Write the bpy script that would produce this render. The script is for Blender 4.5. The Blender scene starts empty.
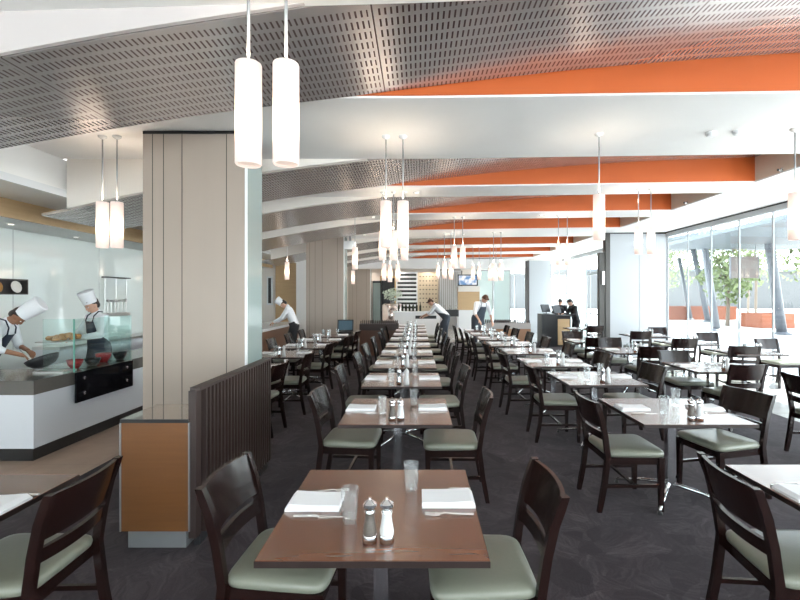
import bpy, bmesh, math, random
from mathutils import Vector, Matrix
random.seed(7)
PI = math.pi
scene = bpy.context.scene
C = scene.collection

# ------------------------------------------------------------------ camera
cam_data = bpy.data.cameras.new('camera')
cam = bpy.data.objects.new('camera', cam_data); C.objects.link(cam)
cam.location = (0, 0, 1.57*1.12); cam.rotation_euler = (PI/2, 0, 0)
cam_data.sensor_width = 36; cam_data.lens = 20.25
cam_data.shift_x = -18/800; cam_data.shift_y = -4/800
cam_data.clip_start = 0.05; cam_data.clip_end = 400
scene.camera = cam
scene.view_settings.view_transform = 'Standard'
scene.view_settings.look = 'None'
scene.view_settings.gamma = 1
scene.view_settings.use_curve_mapping = False
scene.view_settings.exposure = 0.28

# ------------------------------------------------------------------ world and sun
world = bpy.data.worlds.new('sky'); scene.world = world; world.use_nodes = True
wn = world.node_tree; wn.nodes.clear()
wo = wn.nodes.new('ShaderNodeOutputWorld'); wb = wn.nodes.new('ShaderNodeBackground')
wg = wn.nodes.new('ShaderNodeTexGradient'); wr = wn.nodes.new('ShaderNodeValToRGB')
wc = wn.nodes.new('ShaderNodeTexCoord'); wm = wn.nodes.new('ShaderNodeSeparateXYZ')
wn.links.new(wc.outputs['Generated'], wm.inputs[0])
wn.links.new(wm.outputs['Z'], wr.inputs[0]); wn.links.new(wr.outputs[0], wb.inputs[0])
wn.links.new(wb.outputs[0], wo.inputs[0])
wr.color_ramp.elements[0].position = 0.0; wr.color_ramp.elements[0].color = (0.91, 0.955, 1, 1)
wr.color_ramp.elements[1].position = 1.0; wr.color_ramp.elements[1].color = (0.68, 0.82, 1, 1)
wb.inputs[1].default_value = 8.0
sd = bpy.data.lights.new('sun', 'SUN'); sun = bpy.data.objects.new('sun', sd); C.objects.link(sun)
sd.energy = 13; sd.angle = math.radians(1.5); sd.color = (1, .96, .9)
_d = Vector((-0.5, -0.12, -1.0)); sun.rotation_euler = _d.to_track_quat('-Z', 'Y').to_euler()

# ------------------------------------------------------------------ helpers
def sp(x, y, d):
    """a point at forward distance d seen at photo pixel x, y"""
    return Vector(((x-418)*d/450, d, 1.65+(296-y)*d/450))
KIDS = {}
def obj(name, data, parent=None, loc=None, mat=None, smooth=False):
    o = bpy.data.objects.new(name, data); C.objects.link(o)
    if loc is not None: o.location = loc
    if parent is not None:
        o.parent = parent; KIDS.setdefault(parent, []).append(o)
    if mat is not None: data.materials.append(mat)
    if smooth:
        for p in data.polygons: p.use_smooth = True
    return o
def tag(o, label=None, cat=None, group=None, kind=None):
    if label: o['label'] = label
    if cat: o['category'] = cat
    if group: o['group'] = group
    if kind: o['kind'] = kind
    return o
def empty(name, loc=(0, 0, 0), rz=0):
    o = bpy.data.objects.new(name, None); C.objects.link(o)
    o.location = loc; o.rotation_euler = (0, 0, rz); o.empty_display_size = .1
    return o
def dup(o, parent=None):
    c = o.copy(); C.objects.link(c)
    if parent is not None:
        c.parent = parent; KIDS.setdefault(parent, []).append(c)
    for k in KIDS.get(o, []): dup(k, c)
    return c
class MB:
    def __init__(s): s.b = bmesh.new()
    def box(s, x0, x1, y0, y1, z0, z1):
        v = [s.b.verts.new((x, y, z)) for x in (x0, x1) for y in (y0, y1) for z in (z0, z1)]
        for f in ((0,1,3,2),(4,6,7,5),(0,4,5,1),(2,3,7,6),(0,2,6,4),(1,5,7,3)): s.b.faces.new([v[i] for i in f])
        return s
    def hexa(s, p):   # 8 points: bottom 4 ring, top 4 ring
        v = [s.b.verts.new(q) for q in p]
        for f in ((3,2,1,0),(4,5,6,7),(0,1,5,4),(1,2,6,5),(2,3,7,6),(3,0,4,7)): s.b.faces.new([v[i] for i in f])
        return s
    def prism(s, poly, a, b, axis='y'):
        def P(u, w, t): return {'y': (u, t, w), 'x': (t, u, w), 'z': (u, w, t)}[axis]
        A = [s.b.verts.new(P(u, w, a)) for u, w in poly]; B = [s.b.verts.new(P(u, w, b)) for u, w in poly]
        s.b.faces.new(A); s.b.faces.new(B[::-1]); n = len(poly)
        for i in range(n): s.b.faces.new((A[i], B[i], B[(i+1) % n], A[(i+1) % n]))
        return s
    def tube(s, pts, r, n=10, cap=True, flat=1.0):
        pts = [Vector(p) for p in pts]; R = r if isinstance(r, (list, tuple)) else [r]*len(pts); rings = []
        for i, p in enumerate(pts):
            t = (pts[min(i+1, len(pts)-1)]-pts[max(i-1, 0)]).normalized()
            a = Vector((0, 0, 1)) if abs(t.z) < .9 else Vector((1, 0, 0))
            u = t.cross(a).normalized(); w = u.cross(t).normalized()
            rings.append([s.b.verts.new(p+R[i]*(math.cos(k*2*PI/n)*u+math.sin(k*2*PI/n)*w*flat)) for k in range(n)])
        for i in range(len(rings)-1):
            for k in range(n): s.b.faces.new((rings[i][k], rings[i][(k+1) % n], rings[i+1][(k+1) % n], rings[i+1][k]))
        if cap: s.b.faces.new(rings[0][::-1]); s.b.faces.new(rings[-1])
        return s
    def lathe(s, prof, n=20, c=(0, 0, 0), cap0=True, cap1=True):
        rings = [[s.b.verts.new((c[0]+r*math.cos(k*2*PI/n), c[1]+r*math.sin(k*2*PI/n), c[2]+z)) for k in range(n)] for r, z in prof]
        for i in range(len(rings)-1):
            for k in range(n): s.b.faces.new((rings[i][k], rings[i][(k+1) % n], rings[i+1][(k+1) % n], rings[i+1][k]))
        if cap0: s.b.faces.new(rings[0][::-1])
        if cap1: s.b.faces.new(rings[-1])
        return s
    def ball(s, c, r, n=12, rot=None):
        r = r if isinstance(r, (tuple, list)) else (r, r, r)
        m = Matrix.Translation(c)
        if rot is not None: m = m @ rot.to_4x4()
        m = m @ Matrix.Diagonal((*r, 1))
        bmesh.ops.create_uvsphere(s.b, u_segments=n, v_segments=max(6, n*2//3), radius=1, matrix=m)
        return s
    def sweep(s, secs):   # closed solid from a list of equal point rings
        R = [[s.b.verts.new(p) for p in r] for r in secs]; n = len(R[0])
        for i in range(len(R)-1):
            for k in range(n): s.b.faces.new((R[i][k], R[i][(k+1) % n], R[i+1][(k+1) % n], R[i+1][k]))
        s.b.faces.new(R[0][::-1]); s.b.faces.new(R[-1])
        return s
    def mesh(s, name, bevel=0, seg=2, fix=True):
        if bevel:
            es = [e for e in s.b.edges if len(e.link_faces) == 2 and e.calc_face_angle(0) > .5]
            bmesh.ops.bevel(s.b, geom=es, offset=bevel, segments=seg, affect='EDGES', profile=.5, clamp_overlap=True)
        if fix: bmesh.ops.recalc_face_normals(s.b, faces=s.b.faces)
        m = bpy.data.meshes.new(name); s.b.to_mesh(m); s.b.free(); return m
    def build(s, name, mat, parent=None, loc=None, smooth=False, bevel=0, seg=2, fix=True):
        return obj(name, s.mesh(name, bevel, seg, fix), parent, loc, mat, smooth)
def struct(name, mb, mat, **k):
    return tag(mb.build(name, mat, **k), kind='structure')
def autosmooth(o, ang=.6):
    me = o.data
    for p in me.polygons: p.use_smooth = True
    bm = bmesh.new(); bm.from_mesh(me)
    for e in bm.edges:
        if len(e.link_faces) == 2 and e.calc_face_angle(0) > ang: e.smooth = False
    bm.to_mesh(me); bm.free(); return o

# ------------------------------------------------------------------ materials
def mat(name, col, rough=.5, metal=0, var=0, scale=20, bump=0, coat=0, spec=None, stretch=None, emit=None, es=0, col2=None, trans=0, ior=None, sheen=0, ci=1.5, cr=.08):
    m = bpy.data.materials.new(name); m.use_nodes = True; nt = m.node_tree; b = nt.nodes['Principled BSDF']
    b.inputs['Base Color'].default_value = (*col, 1); b.inputs['Roughness'].default_value = rough; b.inputs['Metallic'].default_value = metal
    b.inputs['Coat Weight'].default_value = coat; b.inputs['Coat Roughness'].default_value = cr; b.inputs['Coat IOR'].default_value = ci
    if spec is not None: b.inputs['Specular IOR Level'].default_value = spec
    if ior: b.inputs['IOR'].default_value = ior
    if trans: b.inputs['Transmission Weight'].default_value = trans
    if sheen: b.inputs['Sheen Weight'].default_value = sheen
    if emit: b.inputs['Emission Color'].default_value = (*emit, 1); b.inputs['Emission Strength'].default_value = es
    tc = nt.nodes.new('ShaderNodeTexCoord'); mp = nt.nodes.new('ShaderNodeMapping'); nz = nt.nodes.new('ShaderNodeTexNoise')
    nt.links.new(tc.outputs['Object'], mp.inputs[0]); nt.links.new(mp.outputs[0], nz.inputs['Vector'])
    mp.inputs['Scale'].default_value = stretch or (1, 1, 1); nz.inputs['Scale'].default_value = scale; nz.inputs['Detail'].default_value = 4
    mx = nt.nodes.new('ShaderNodeMix'); mx.data_type = 'RGBA'
    c2 = col2 or tuple(max(0, c*(1-var)) for c in col); c1 = col if col2 else tuple(min(1, c*(1+var*.6)) for c in col)
    mx.inputs[6].default_value = (*c1, 1); mx.inputs[7].default_value = (*c2, 1)
    nt.links.new(nz.outputs[0], mx.inputs[0]); nt.links.new(mx.outputs[2], b.inputs['Base Color'])
    if bump:
        bp = nt.nodes.new('ShaderNodeBump'); bp.inputs['Strength'].default_value = bump; bp.inputs['Distance'].default_value = .01
        nt.links.new(nz.outputs[0], bp.inputs['Height']); nt.links.new(bp.outputs[0], b.inputs['Normal'])
    return m
M = {}
M['white'] = mat('white_paint', (.90, .885, .865), .6, var=.03, scale=3)
M['white_gloss'] = mat('white_gloss', (.82, .83, .84), .18, var=.02, scale=2)
M['offwhite'] = mat('warm_paint', (.84, .78, .72), .6, var=.03, scale=3)
M['beige'] = mat('beige_paint', (.80, .68, .56), .55, var=.04, scale=3)
M['orange'] = mat('orange_paint', (.60, .118, .02), .55, var=.05, scale=2)
M['column'] = mat('column_laminate', (.385, .315, .265), .34, var=.06, scale=6, stretch=(1, 1, .1))
M['mirror'] = mat('pale_green_glass_panel', (.27, .32, .305), .14, var=.02, scale=2)
M['fascia'] = mat('darkened_fascia_paint', (.62, .565, .55), .6, var=.03, scale=3)  # pinkish fascia paint, darkened to offset the strong light on the first bay
M['headergrey'] = mat('light_grey_header', (.45, .46, .48), .4)
M['postgrey'] = mat('dark_bronze_post', (.07, .065, .06), .4, .3, var=.1)
M['partition'] = mat('partition_laminate', (.44, .455, .48), .3, var=.02, scale=2)
M['groove'] = mat('dark_groove', (.06, .05, .05), .8, var=.1)
M['black'] = mat('black_satin', (.012, .012, .014), .35, var=.2)
M['blackgloss'] = mat('black_glass', (.006, .006, .008), .08, var=.1)
M['wood'] = mat('honey_oak_veneer', (.18, .072, .021), .38, scale=5, stretch=(.5, .5, 9), col2=(.13, .05, .015), bump=.03)
M['palewood'] = mat('pale_oak', (.62, .43, .24), .45, scale=4, stretch=(.4, .4, 8), col2=(.50, .33, .17))
M['darkwood'] = mat('dark_stained_timber', (.0165, .0055, .004), .25, scale=6, stretch=(6, 6, .6), col2=(.007, .003, .003), coat=.2, spec=.32)
M['slatwood'] = mat('dark_slat_timber', (.042, .024, .020), .5, scale=6, stretch=(6, 6, .5), col2=(.026, .015, .013))
M['tabletop'] = mat('walnut_laminate', (.17, .058, .025), .26, scale=4, stretch=(.6, 7, 7), col2=(.145, .050, .021), spec=.9, coat=.8, ci=1.5, cr=.26)
M['tableedge'] = mat('dark_table_edge', (.022, .012, .010), .4, var=.1)
M['seat'] = mat('sage_vinyl', (.195, .200, .158), .30, var=.05, scale=60, bump=.05)
M['chrome'] = mat('chrome', (.75, .76, .78), .12, 1, var=.02)
M['steel'] = mat('brushed_steel', (.62, .61, .60), .28, 1, var=.06, scale=8, stretch=(20, 20, 1))
M['cutlery'] = mat('cutlery_steel', (.85, .83, .80), .25, .6, var=.02)
M['napkin'] = mat('white_linen', (.86, .86, .88), .85, var=.04, scale=300, bump=.1)
M['peppercorn'] = mat('peppercorns', (.05, .035, .03), .5, col2=(.17, .15, .13), scale=260)
M['salt'] = mat('salt', (.62, .62, .62), .7, var=.05, scale=300)
M['alu'] = mat('grey_aluminium', (.34, .35, .36), .35, .6, var=.04)
M['stone'] = mat('grey_stone_counter', (.115, .105, .095), .2, var=.08, scale=30)
M['counterwhite'] = mat('white_counter_panel', (.66, .68, .72), .22, var=.02, scale=2)
M['kick'] = mat('black_kickboard', (.018, .018, .02), .3, var=.2)
M['kitchenwall'] = mat('pale_green_back_painted_glass', (.80, .85, .82), .03, spec=1.0, coat=1.0, var=.015, scale=1)
M['soffitgrey'] = mat('grey_soffit', (.70, .70, .68), .5, var=.03)
M['skin_light'] = mat('light_skin', (.62, .36, .26), .5, var=.06)
M['skin_brown'] = mat('brown_skin', (.30, .14, .08), .45, var=.08)
M['hair'] = mat('dark_hair', (.02, .013, .01), .5, var=.3, scale=90)
M['hair_brown'] = mat('brown_hair', (.10, .045, .025), .5, var=.3, scale=90)
M['cloth_white'] = mat('white_cotton', (.84, .85, .88), .8, var=.04, scale=40, bump=.1)
M['cloth_navy'] = mat('navy_cotton', (.022, .028, .05), .8, var=.15, scale=40, bump=.1)
M['cloth_black'] = mat('black_cotton', (.012, .012, .015), .8, var=.2, scale=40, bump=.1)
M['cloth_slate'] = mat('slate_denim', (.06, .075, .10), .8, var=.2, scale=40, bump=.1)
M['red'] = mat('red_enamel', (.42, .03, .035), .25, var=.05)
M['darkpan'] = mat('blackened_steel', (.025, .025, .028), .3, .5, var=.1)
M['food'] = mat('roast_food', (.62, .30, .08), .6, col2=(.35, .14, .04), scale=40)
M['brick'] = mat('orange_brick', (.30, .10, .05), .8, col2=(.24, .075, .04), scale=12)
M['pave'] = mat('pale_paving', (.70, .68, .66), .8, var=.06, scale=2)
M['leaf'] = mat('leaf_green', (.10, .145, .045), .6, col2=(.22, .25, .12), scale=3)
M['bark'] = mat('bark', (.18, .14, .11), .9, var=.3, scale=9)
M['polegrey'] = mat('grey_painted_steel', (.14, .15, .17), .4, var=.03)
M['plaster'] = mat('pale_render', (.10, .10, .10), .9, var=.04, scale=2)
M['pavilion'] = mat('canopy_sheet', (.09, .11, .125), .5, var=.06, scale=3)
M['bottle'] = mat('dark_glass_bottle', (.02, .03, .015), .1, var=.2)
def glassmat(name, tint, refl=.09, rough=0.0, tr=1.0, k=.45, milky=0):
    m = bpy.data.materials.new(name); m.use_nodes = True; nt = m.node_tree; nt.nodes.clear()
    o = nt.nodes.new('ShaderNodeOutputMaterial'); t = nt.nodes.new('ShaderNodeBsdfTransparent'); g = nt.nodes.new('ShaderNodeBsdfGlossy')
    mx = nt.nodes.new('ShaderNodeMixShader'); lw = nt.nodes.new('ShaderNodeLayerWeight'); ml = nt.nodes.new('ShaderNodeMath'); ml.operation = 'MULTIPLY_ADD'
    lw.inputs[0].default_value = .25; ml.inputs[1].default_value = k; ml.inputs[2].default_value = refl
    t.inputs[0].default_value = (*tint, 1); g.inputs['Roughness'].default_value = rough
    pw = nt.nodes.new('ShaderNodeMath'); pw.operation = 'POWER'; pw.inputs[1].default_value = 3.2; lw.inputs[0].default_value = .5
    nt.links.new(lw.outputs['Facing'], pw.inputs[0]); nt.links.new(pw.outputs[0], ml.inputs[0]); nt.links.new(ml.outputs[0], mx.inputs[0])
    nt.links.new(t.outputs[0], mx.inputs[1]); nt.links.new(g.outputs[0], mx.inputs[2]); nt.links.new(mx.outputs[0], o.inputs[0])
    if milky:
        pw.inputs[1].default_value = 2.0; df = nt.nodes.new('ShaderNodeBsdfDiffuse'); m2 = nt.nodes.new('ShaderNodeMixShader'); df.inputs[0].default_value = (.9, .93, .95, 1)
        m2.inputs[0].default_value = milky; nt.links.new(mx.outputs[0], m2.inputs[1]); nt.links.new(df.outputs[0], m2.inputs[2]); nt.links.new(m2.outputs[0], o.inputs[0])
    return m
M['glass'] = glassmat('window_glass', (.93, .96, .95), .02)
M['guardglass'] = glassmat('green_tinted_glass', (.88, .955, .94), .05)
M['tumbler'] = glassmat('drinking_glass', (.97, .98, .98), .07, .02, k=.75, milky=.045)
M['frost'] = mat('frosted_green_panel', (.70, .82, .80), .15, var=.02, scale=1)
M['flash'] = mat('pale_screen', (.7, .8, .85), .3, emit=(.75, .9, 1), es=.8)

def carpet():
    m = bpy.data.materials.new('charcoal_leaf_carpet'); m.use_nodes = True; nt = m.node_tree; b = nt.nodes['Principled BSDF']
    L = nt.links.new; tc = nt.nodes.new('ShaderNodeTexCoord'); mx = None
    n2 = nt.nodes.new('ShaderNodeTexNoise'); n2.inputs['Scale'].default_value = 170; n2.inputs['Detail'].default_value = 2; L(tc.outputs['Object'], n2.inputs['Vector'])
    nd = nt.nodes.new('ShaderNodeTexNoise'); nd.inputs['Scale'].default_value = 2.0; nd.inputs['Detail'].default_value = 3; L(tc.outputs['Object'], nd.inputs['Vector'])
    dm = nt.nodes.new('ShaderNodeVectorMath'); dm.operation = 'MULTIPLY_ADD'; dm.inputs[1].default_value = (.5, .5, 0); L(nd.outputs['Color'], dm.inputs[0]); L(tc.outputs['Object'], dm.inputs[2])
    tot = None
    for sc, ws in ((3.6, 9.0), (6.5, 14.0)):       # two layers of leaf shaped cells, each veined in its own direction
        vo = nt.nodes.new('ShaderNodeTexVoronoi'); vo.inputs['Scale'].default_value = sc; L(dm.outputs[0], vo.inputs['Vector'])
        sx = nt.nodes.new('ShaderNodeSeparateColor'); L(vo.outputs['Color'], sx.inputs[0])
        an = nt.nodes.new('ShaderNodeMath'); an.operation = 'MULTIPLY'; an.inputs[1].default_value = 6.28; L(sx.outputs[0], an.inputs[0])
        vr = nt.nodes.new('ShaderNodeVectorRotate'); vr.rotation_type = 'Z_AXIS'; L(dm.outputs[0], vr.inputs['Vector']); L(an.outputs[0], vr.inputs['Angle'])
        sv = nt.nodes.new('ShaderNodeVectorMath'); sv.operation = 'MULTIPLY'; sv.inputs[1].default_value = (ws*.45, ws*4, 1); L(vr.outputs[0], sv.inputs[0]); wv = nt.nodes.new('ShaderNodeTexNoise'); wv.inputs['Scale'].default_value = 1; wv.inputs['Detail'].default_value = 2; L(sv.outputs[0], wv.inputs['Vector'])
        pw = nt.nodes.new('ShaderNodeMath'); pw.operation = 'POWER'; pw.inputs[1].default_value = 2.2; L(wv.outputs[0], pw.inputs[0])
        mm = nt.nodes.new('ShaderNodeMath'); mm.operation = 'MULTIPLY'; L(pw.outputs[0], mm.inputs[0]); L(sx.outputs[1], mm.inputs[1])
        if tot is None: tot = mm
        else: ad = nt.nodes.new('ShaderNodeMath'); ad.operation = 'ADD'; L(tot.outputs[0], ad.inputs[0]); L(mm.outputs[0], ad.inputs[1]); tot = ad
    cr = nt.nodes.new('ShaderNodeValToRGB'); L(tot.outputs[0], cr.inputs[0])
    e = cr.color_ramp.elements; e[0].position = 0; e[0].color = (.0215, .0150, .0185, 1); e[1].position = 1.0; e[1].color = (.105, .083, .094, 1)
    mx = nt.nodes.new('ShaderNodeMix'); mx.data_type = 'RGBA'; mx.blend_type = 'OVERLAY'; mx.inputs[0].default_value = .5
    L(cr.outputs[0], mx.inputs[6]); L(n2.outputs[0], mx.inputs[7]); L(mx.outputs[2], b.inputs['Base Color'])
    b.inputs['Roughness'].default_value = .9; b.inputs['Specular IOR Level'].default_value = .25; b.inputs['Sheen Weight'].default_value = .05
    bp = nt.nodes.new('ShaderNodeBump'); bp.inputs['Strength'].default_value = .3; bp.inputs['Distance'].default_value = .004
    L(n2.outputs[0], bp.inputs['Height']); L(bp.outputs[0], b.inputs['Normal']); return m
M['carpet'] = carpet()
def tiles(name, c1, c2, mortar, sx, sy, rough, coat=0, off=0.0):
    m = bpy.data.materials.new(name); m.use_nodes = True; nt = m.node_tree; b = nt.nodes['Principled BSDF']; L = nt.links.new
    tc = nt.nodes.new('ShaderNodeTexCoord'); br = nt.nodes.new('ShaderNodeTexBrick'); L(tc.outputs['Object'], br.inputs['Vector'])
    br.offset = off; br.inputs['Scale'].default_value = 1; br.inputs['Brick Width'].default_value = sx; br.inputs['Row Height'].default_value = sy
    br.inputs['Mortar Size'].default_value = .004; br.inputs['Color1'].default_value = (*c1, 1); br.inputs['Color2'].default_value = (*c2, 1); br.inputs['Mortar'].default_value = (*mortar, 1)
    nz = nt.nodes.new('ShaderNodeTexNoise'); nz.inputs['Scale'].default_value = 5; nz.inputs['Detail'].default_value = 5; L(tc.outputs['Object'], nz.inputs['Vector'])
    mx = nt.nodes.new('ShaderNodeMix'); mx.data_type = 'RGBA'; mx.blend_type = 'MULTIPLY'; mx.inputs[0].default_value = .35
    L(br.outputs[0], mx.inputs[6]); L(nz.outputs[0], mx.inputs[7]); L(mx.outputs[2], b.inputs['Base Color'])
    b.inputs['Roughness'].default_value = rough; b.inputs['Coat Weight'].default_value = coat; return m
M['browntile'] = tiles('brown_floor_tile', (.50, .36, .27), (.46, .33, .25), (.38, .28, .22), .6, .6, .4)
M['paletile'] = tiles('pale_floor_tile', (.74, .73, .71), (.70, .69, .67), (.5, .5, .5), .6, .6, .12, .3)
def perforated():
    m = bpy.data.materials.new('slotted_metal_ceiling_panel'); m.use_nodes = True; nt = m.node_tree; b = nt.nodes['Principled BSDF']; L = nt.links.new
    uv = nt.nodes.new('ShaderNodeUVMap'); sx = nt.nodes.new('ShaderNodeSeparateXYZ'); L(uv.outputs[0], sx.inputs[0])
    def M_(op, a, bb=None, cc=None):
        n = nt.nodes.new('ShaderNodeMath'); n.operation = op
        for i, v in enumerate((a, bb, cc)):
            if v is None: continue
            if isinstance(v, (int, float)): n.inputs[i].default_value = v
            else: L(v, n.inputs[i])
        return n.outputs[0]
    def slot(src, pitch, half):
        f = M_('FRACT', M_('DIVIDE', src, pitch)); return M_('LESS_THAN', M_('ABSOLUTE', M_('SUBTRACT', f, .5)), half)
    a = slot(sx.outputs[0], .0345, .17); c = slot(sx.outputs[1], .111, .34)
    s = M_('MULTIPLY', a, c)
    # blank margins along both long edges and each joint
    e = M_('MULTIPLY', s, M_('MULTIPLY', M_('GREATER_THAN', sx.outputs[1], .03), M_('LESS_THAN', sx.outputs[1], 50)))
    j = M_('LESS_THAN', M_('ABSOLUTE', M_('SUBTRACT', M_('FRACT', M_('DIVIDE', M_('ADD', sx.outputs[0], 43.52), 2.11)), .5)), .0022)
    jb = M_('LESS_THAN', M_('ABSOLUTE', M_('SUBTRACT', M_('FRACT', M_('DIVIDE', M_('ADD', sx.outputs[0], 43.52), 2.11)), .5)), .012)
    e = M_('MULTIPLY', e, M_('SUBTRACT', 1, jb)); s2 = M_('MAXIMUM', e, j)
    mx = nt.nodes.new('ShaderNodeMix'); mx.data_type = 'RGBA'; L(s2, mx.inputs[0])
    mx.inputs[6].default_value = (.70, .655, .64, 1); mx.inputs[7].default_value = (.035, .014, .012, 1)
    L(mx.outputs[2], b.inputs['Base Color'])
    L(M_('MULTIPLY', M_('SUBTRACT', 1, s2), .70), b.inputs['Metallic']); L(M_('MULTIPLY_ADD', s2, .5, .27), b.inputs['Roughness'])
    return m
M['perf'] = perforated()
def lampmat():
    m = bpy.data.materials.new('opal_lamp_glass'); m.use_nodes = True; nt = m.node_tree; b = nt.nodes['Principled BSDF']; L = nt.links.new
    tc = nt.nodes.new('ShaderNodeTexCoord'); s = nt.nodes.new('ShaderNodeSeparateXYZ'); L(tc.outputs['Generated'], s.inputs[0])
    r = nt.nodes.new('ShaderNodeValToRGB'); L(s.outputs['Z'], r.inputs[0]); e = r.color_ramp.elements
    e[0].position = 0; e[0].color = (.155, .115, .098, 1); e[1].position = 1; e[1].color = (.15, .112, .098, 1)
    for ps_, c_ in ((.2, (.24, .185, .155, 1)), (.68, (.26, .205, .17, 1))): k = e.new(ps_); k.color = c_
    k = e.new(.42); k.color = (1.0, .80, .58, 1)
    L(r.outputs[0], b.inputs['Emission Color']); b.inputs['Emission Strength'].default_value = 3.2
    b.inputs['Base Color'].default_value = (.42, .40, .38, 1); b.inputs['Roughness'].default_value = .3; return m
M['opal'] = lampmat()
M['opalbase'] = mat('opal_base', (.42, .40, .38), .4, emit=(1, .78, .66), es=.5)
M['downlight'] = mat('lit_downlight', (.9, .85, .8), .5, emit=(1, .9, .75), es=2)
# ================================================================== THE SETTING
def soff(x): return 3.25+.0137*max(x, 0)
FL = .08      # floor level in building units; the whole place is rescaled at the end
PROF = [(-4.46, 2.60), (-3.95, 2.70), (-3.38, 2.83), (-1.85, 3.09), (-.59, 3.25), (.5, 3.385), (1.48, 3.49), (3.09, 3.61), (4.94, 3.68)]
def prof(x):
    for i in range(len(PROF)-1):
        (a, za), (b, zb) = PROF[i], PROF[i+1]
        if x <= b or i == len(PROF)-2:
            # smooth cubic (Catmull-Rom) between the measured points
            p0 = PROF[max(i-1, 0)]; p3 = PROF[min(i+2, len(PROF)-1)]
            t = (x-a)/(b-a); h = b-a
            m1 = (zb-p0[1])/(b-p0[0]); m2 = (p3[1]-za)/(p3[0]-a)
            return (2*t**3-3*t*t+1)*za+(t**3-2*t*t+t)*h*m1+(-2*t**3+3*t*t)*zb+(t**3-t*t)*h*m2
XR = 4.94; XG = 6.6; XL = -5.67; YN = -4.5; YB = 22.3
# floor
struct('floor', MB().box(-2.95, 4.75, YN, 15.3, 0, FL), M['carpet'])
struct('floor', MB().box(XL-.1, -2.95, YN, 15.3, 0, FL), M['browntile'])
f = struct('floor', MB().box(4.75, XG+.1, YN, 15.3, 0, FL), M['paletile'])
struct('floor', MB().box(XL-.1, XG+.1, 15.3, YB, 0, FL), M['paletile'])
# roof slab over everything
struct('ceiling', MB().box(-6.2, 7.0, YN-.2, YB+.2, 3.95, 4.05), M['white'])
# main ceiling beams (flat white soffits), each with an orange face on the camera side
BEAMS = [(-1.1, 2.54), (3.64, 5.25), (6.6, 7.27), (8.78, 9.47), (11.0, 12.5), (14.3, 15.2), (16.8, 17.7), (19.3, 20.4)]
for i, (a, b) in enumerate(BEAMS):
    xs = [-6.0, XR]
    b0, b1 = (2.72, 2.24) if i == 0 else (b, b)      # the first soffit's far edge runs slightly askew
    m = MB(); m.prism([(-6, 3.95), (-6, 3.25), (0, 3.25), (XR, soff(XR)), (XR, 3.95)], a, b)
    if i == 0:
        for v in m.b.verts:
            if abs(v.co.y-b) < 1e-4: v.co.y = b0+(b1-b0)*(v.co.x+6)/(XR+6)
    struct('ceiling', m, M['white'])
    if i:
        m = MB(); X = [-.62+(XR-.005+.62)*k/24 for k in range(25)]
        lo = [(x, soff(x)+.018) for x in X]; hi = [(x, max(prof(x)+.02, soff(x)+.02)) for x in X]
        m.prism(lo+hi[::-1], a-.012, a-.001)
        struct('trim_%d' % i, m, M['orange'])
# right hand soffit running along the window wall, with its inner face
m = MB(); m.hexa([(XR, YN, soff(XR)), (7.0, YN, soff(7.0)), (7.0, 20.4, soff(7.0)), (XR, 20.4, soff(XR)), (XR, YN, 3.95), (7.0, YN, 3.95), (7.0, 20.4, 3.95), (XR, 20.4, 3.95)])
struct('ceiling', m, M['white'])
for (a, b) in [(2.54, 3.64), (5.25, 6.6), (7.27, 8.78), (9.47, 11.0), (12.5, 14.3), (15.2, 16.8), (17.7, 19.3)]:
    struct('trim_9', MB().box(XR-.008, XR, a, b-.013, soff(XR)+.02, 3.72), M['beige'])
# curved slotted metal panels spanning each bay
def strip_panel(a_, b, x0, x1):
    bm = bmesh.new(); uvl = bm.loops.layers.uv.new('UVMap'); N = 60; R = []
    for k in range(N+1):
        x = x0+(x1-x0)*k/N; z = prof(x); a = a_+(.0 if a_ > 3 else (2.72-.48*(x+6)/(XR+6))-a_+.005)
        R.append([bm.verts.new((x, a, z)), bm.verts.new((x, b, z)), bm.verts.new((x, b, z+.03)), bm.verts.new((x, a, z+.03))])
    def F(vs):
        f = bm.faces.new(vs); f.smooth = True
        for l in f.loops: l[uvl].uv = (l.vert.co.x, l.vert.co.y-a_)
    for k in range(N):
        for q in range(4): F((R[k][q], R[k][(q+1) % 4], R[k+1][(q+1) % 4], R[k+1][q]))
    F(R[0]); F(R[-1][::-1]); bmesh.ops.recalc_face_normals(bm, faces=bm.faces)
    for f in bm.faces:
        if abs(f.normal.z) < .5: f.smooth = False
    for e in bm.edges:
        if len(e.link_faces) == 2 and e.calc_face_angle(0) > .6: e.smooth = False
    me = bpy.data.meshes.new('ceiling'); bm.to_mesh(me); bm.free()
    o = obj('ceiling', me, mat=M['perf']); tag(o, kind='structure'); return o
BAYS = [(2.545, 3.62), (5.33, 6.58), (7.35, 8.76), (9.55, 10.98), (12.6, 14.28), (15.25, 16.78), (17.75, 19.28)]
for a, b in BAYS:
    strip_panel(a, b, -4.46, XR-.01)
    # warm fascia closing the drop between the white soffit and the panel's near edge
    m = MB(); X = [-4.10+3.5*k/16 for k in range(17)]
    m.prism([(x, prof(x)+.004) for x in X]+[(x, max(soff(x), prof(x)+.01)) for x in X[::-1]], a-(.078 if a > 3 else .03), a-.004)
    if a < 3:
        for v in m.b.verts: v.co.y += (2.72-.48*(v.co.x+6)/(XR+6))-a
    struct('trim_10', m, M['offwhite' if a > 3 else 'fascia'])
# kitchen side bulkheads
struct('ceiling', MB().box(-4.84, -4.15, YN, 15.4, 2.86, 3.249), M['white'])
struct('trim_11', MB().box(-4.86, -4.10, YN, 15.4, 2.80, 2.88), M['white_gloss'])
struct('trim_12', MB().box(-4.88, -4.84, YN, 15.4, 2.58, 2.80), M['palewood'])
struct('ceiling', MB().box(-6.0, -4.88, YN, 15.4, 2.58, 2.66), M['soffitgrey'])
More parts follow.
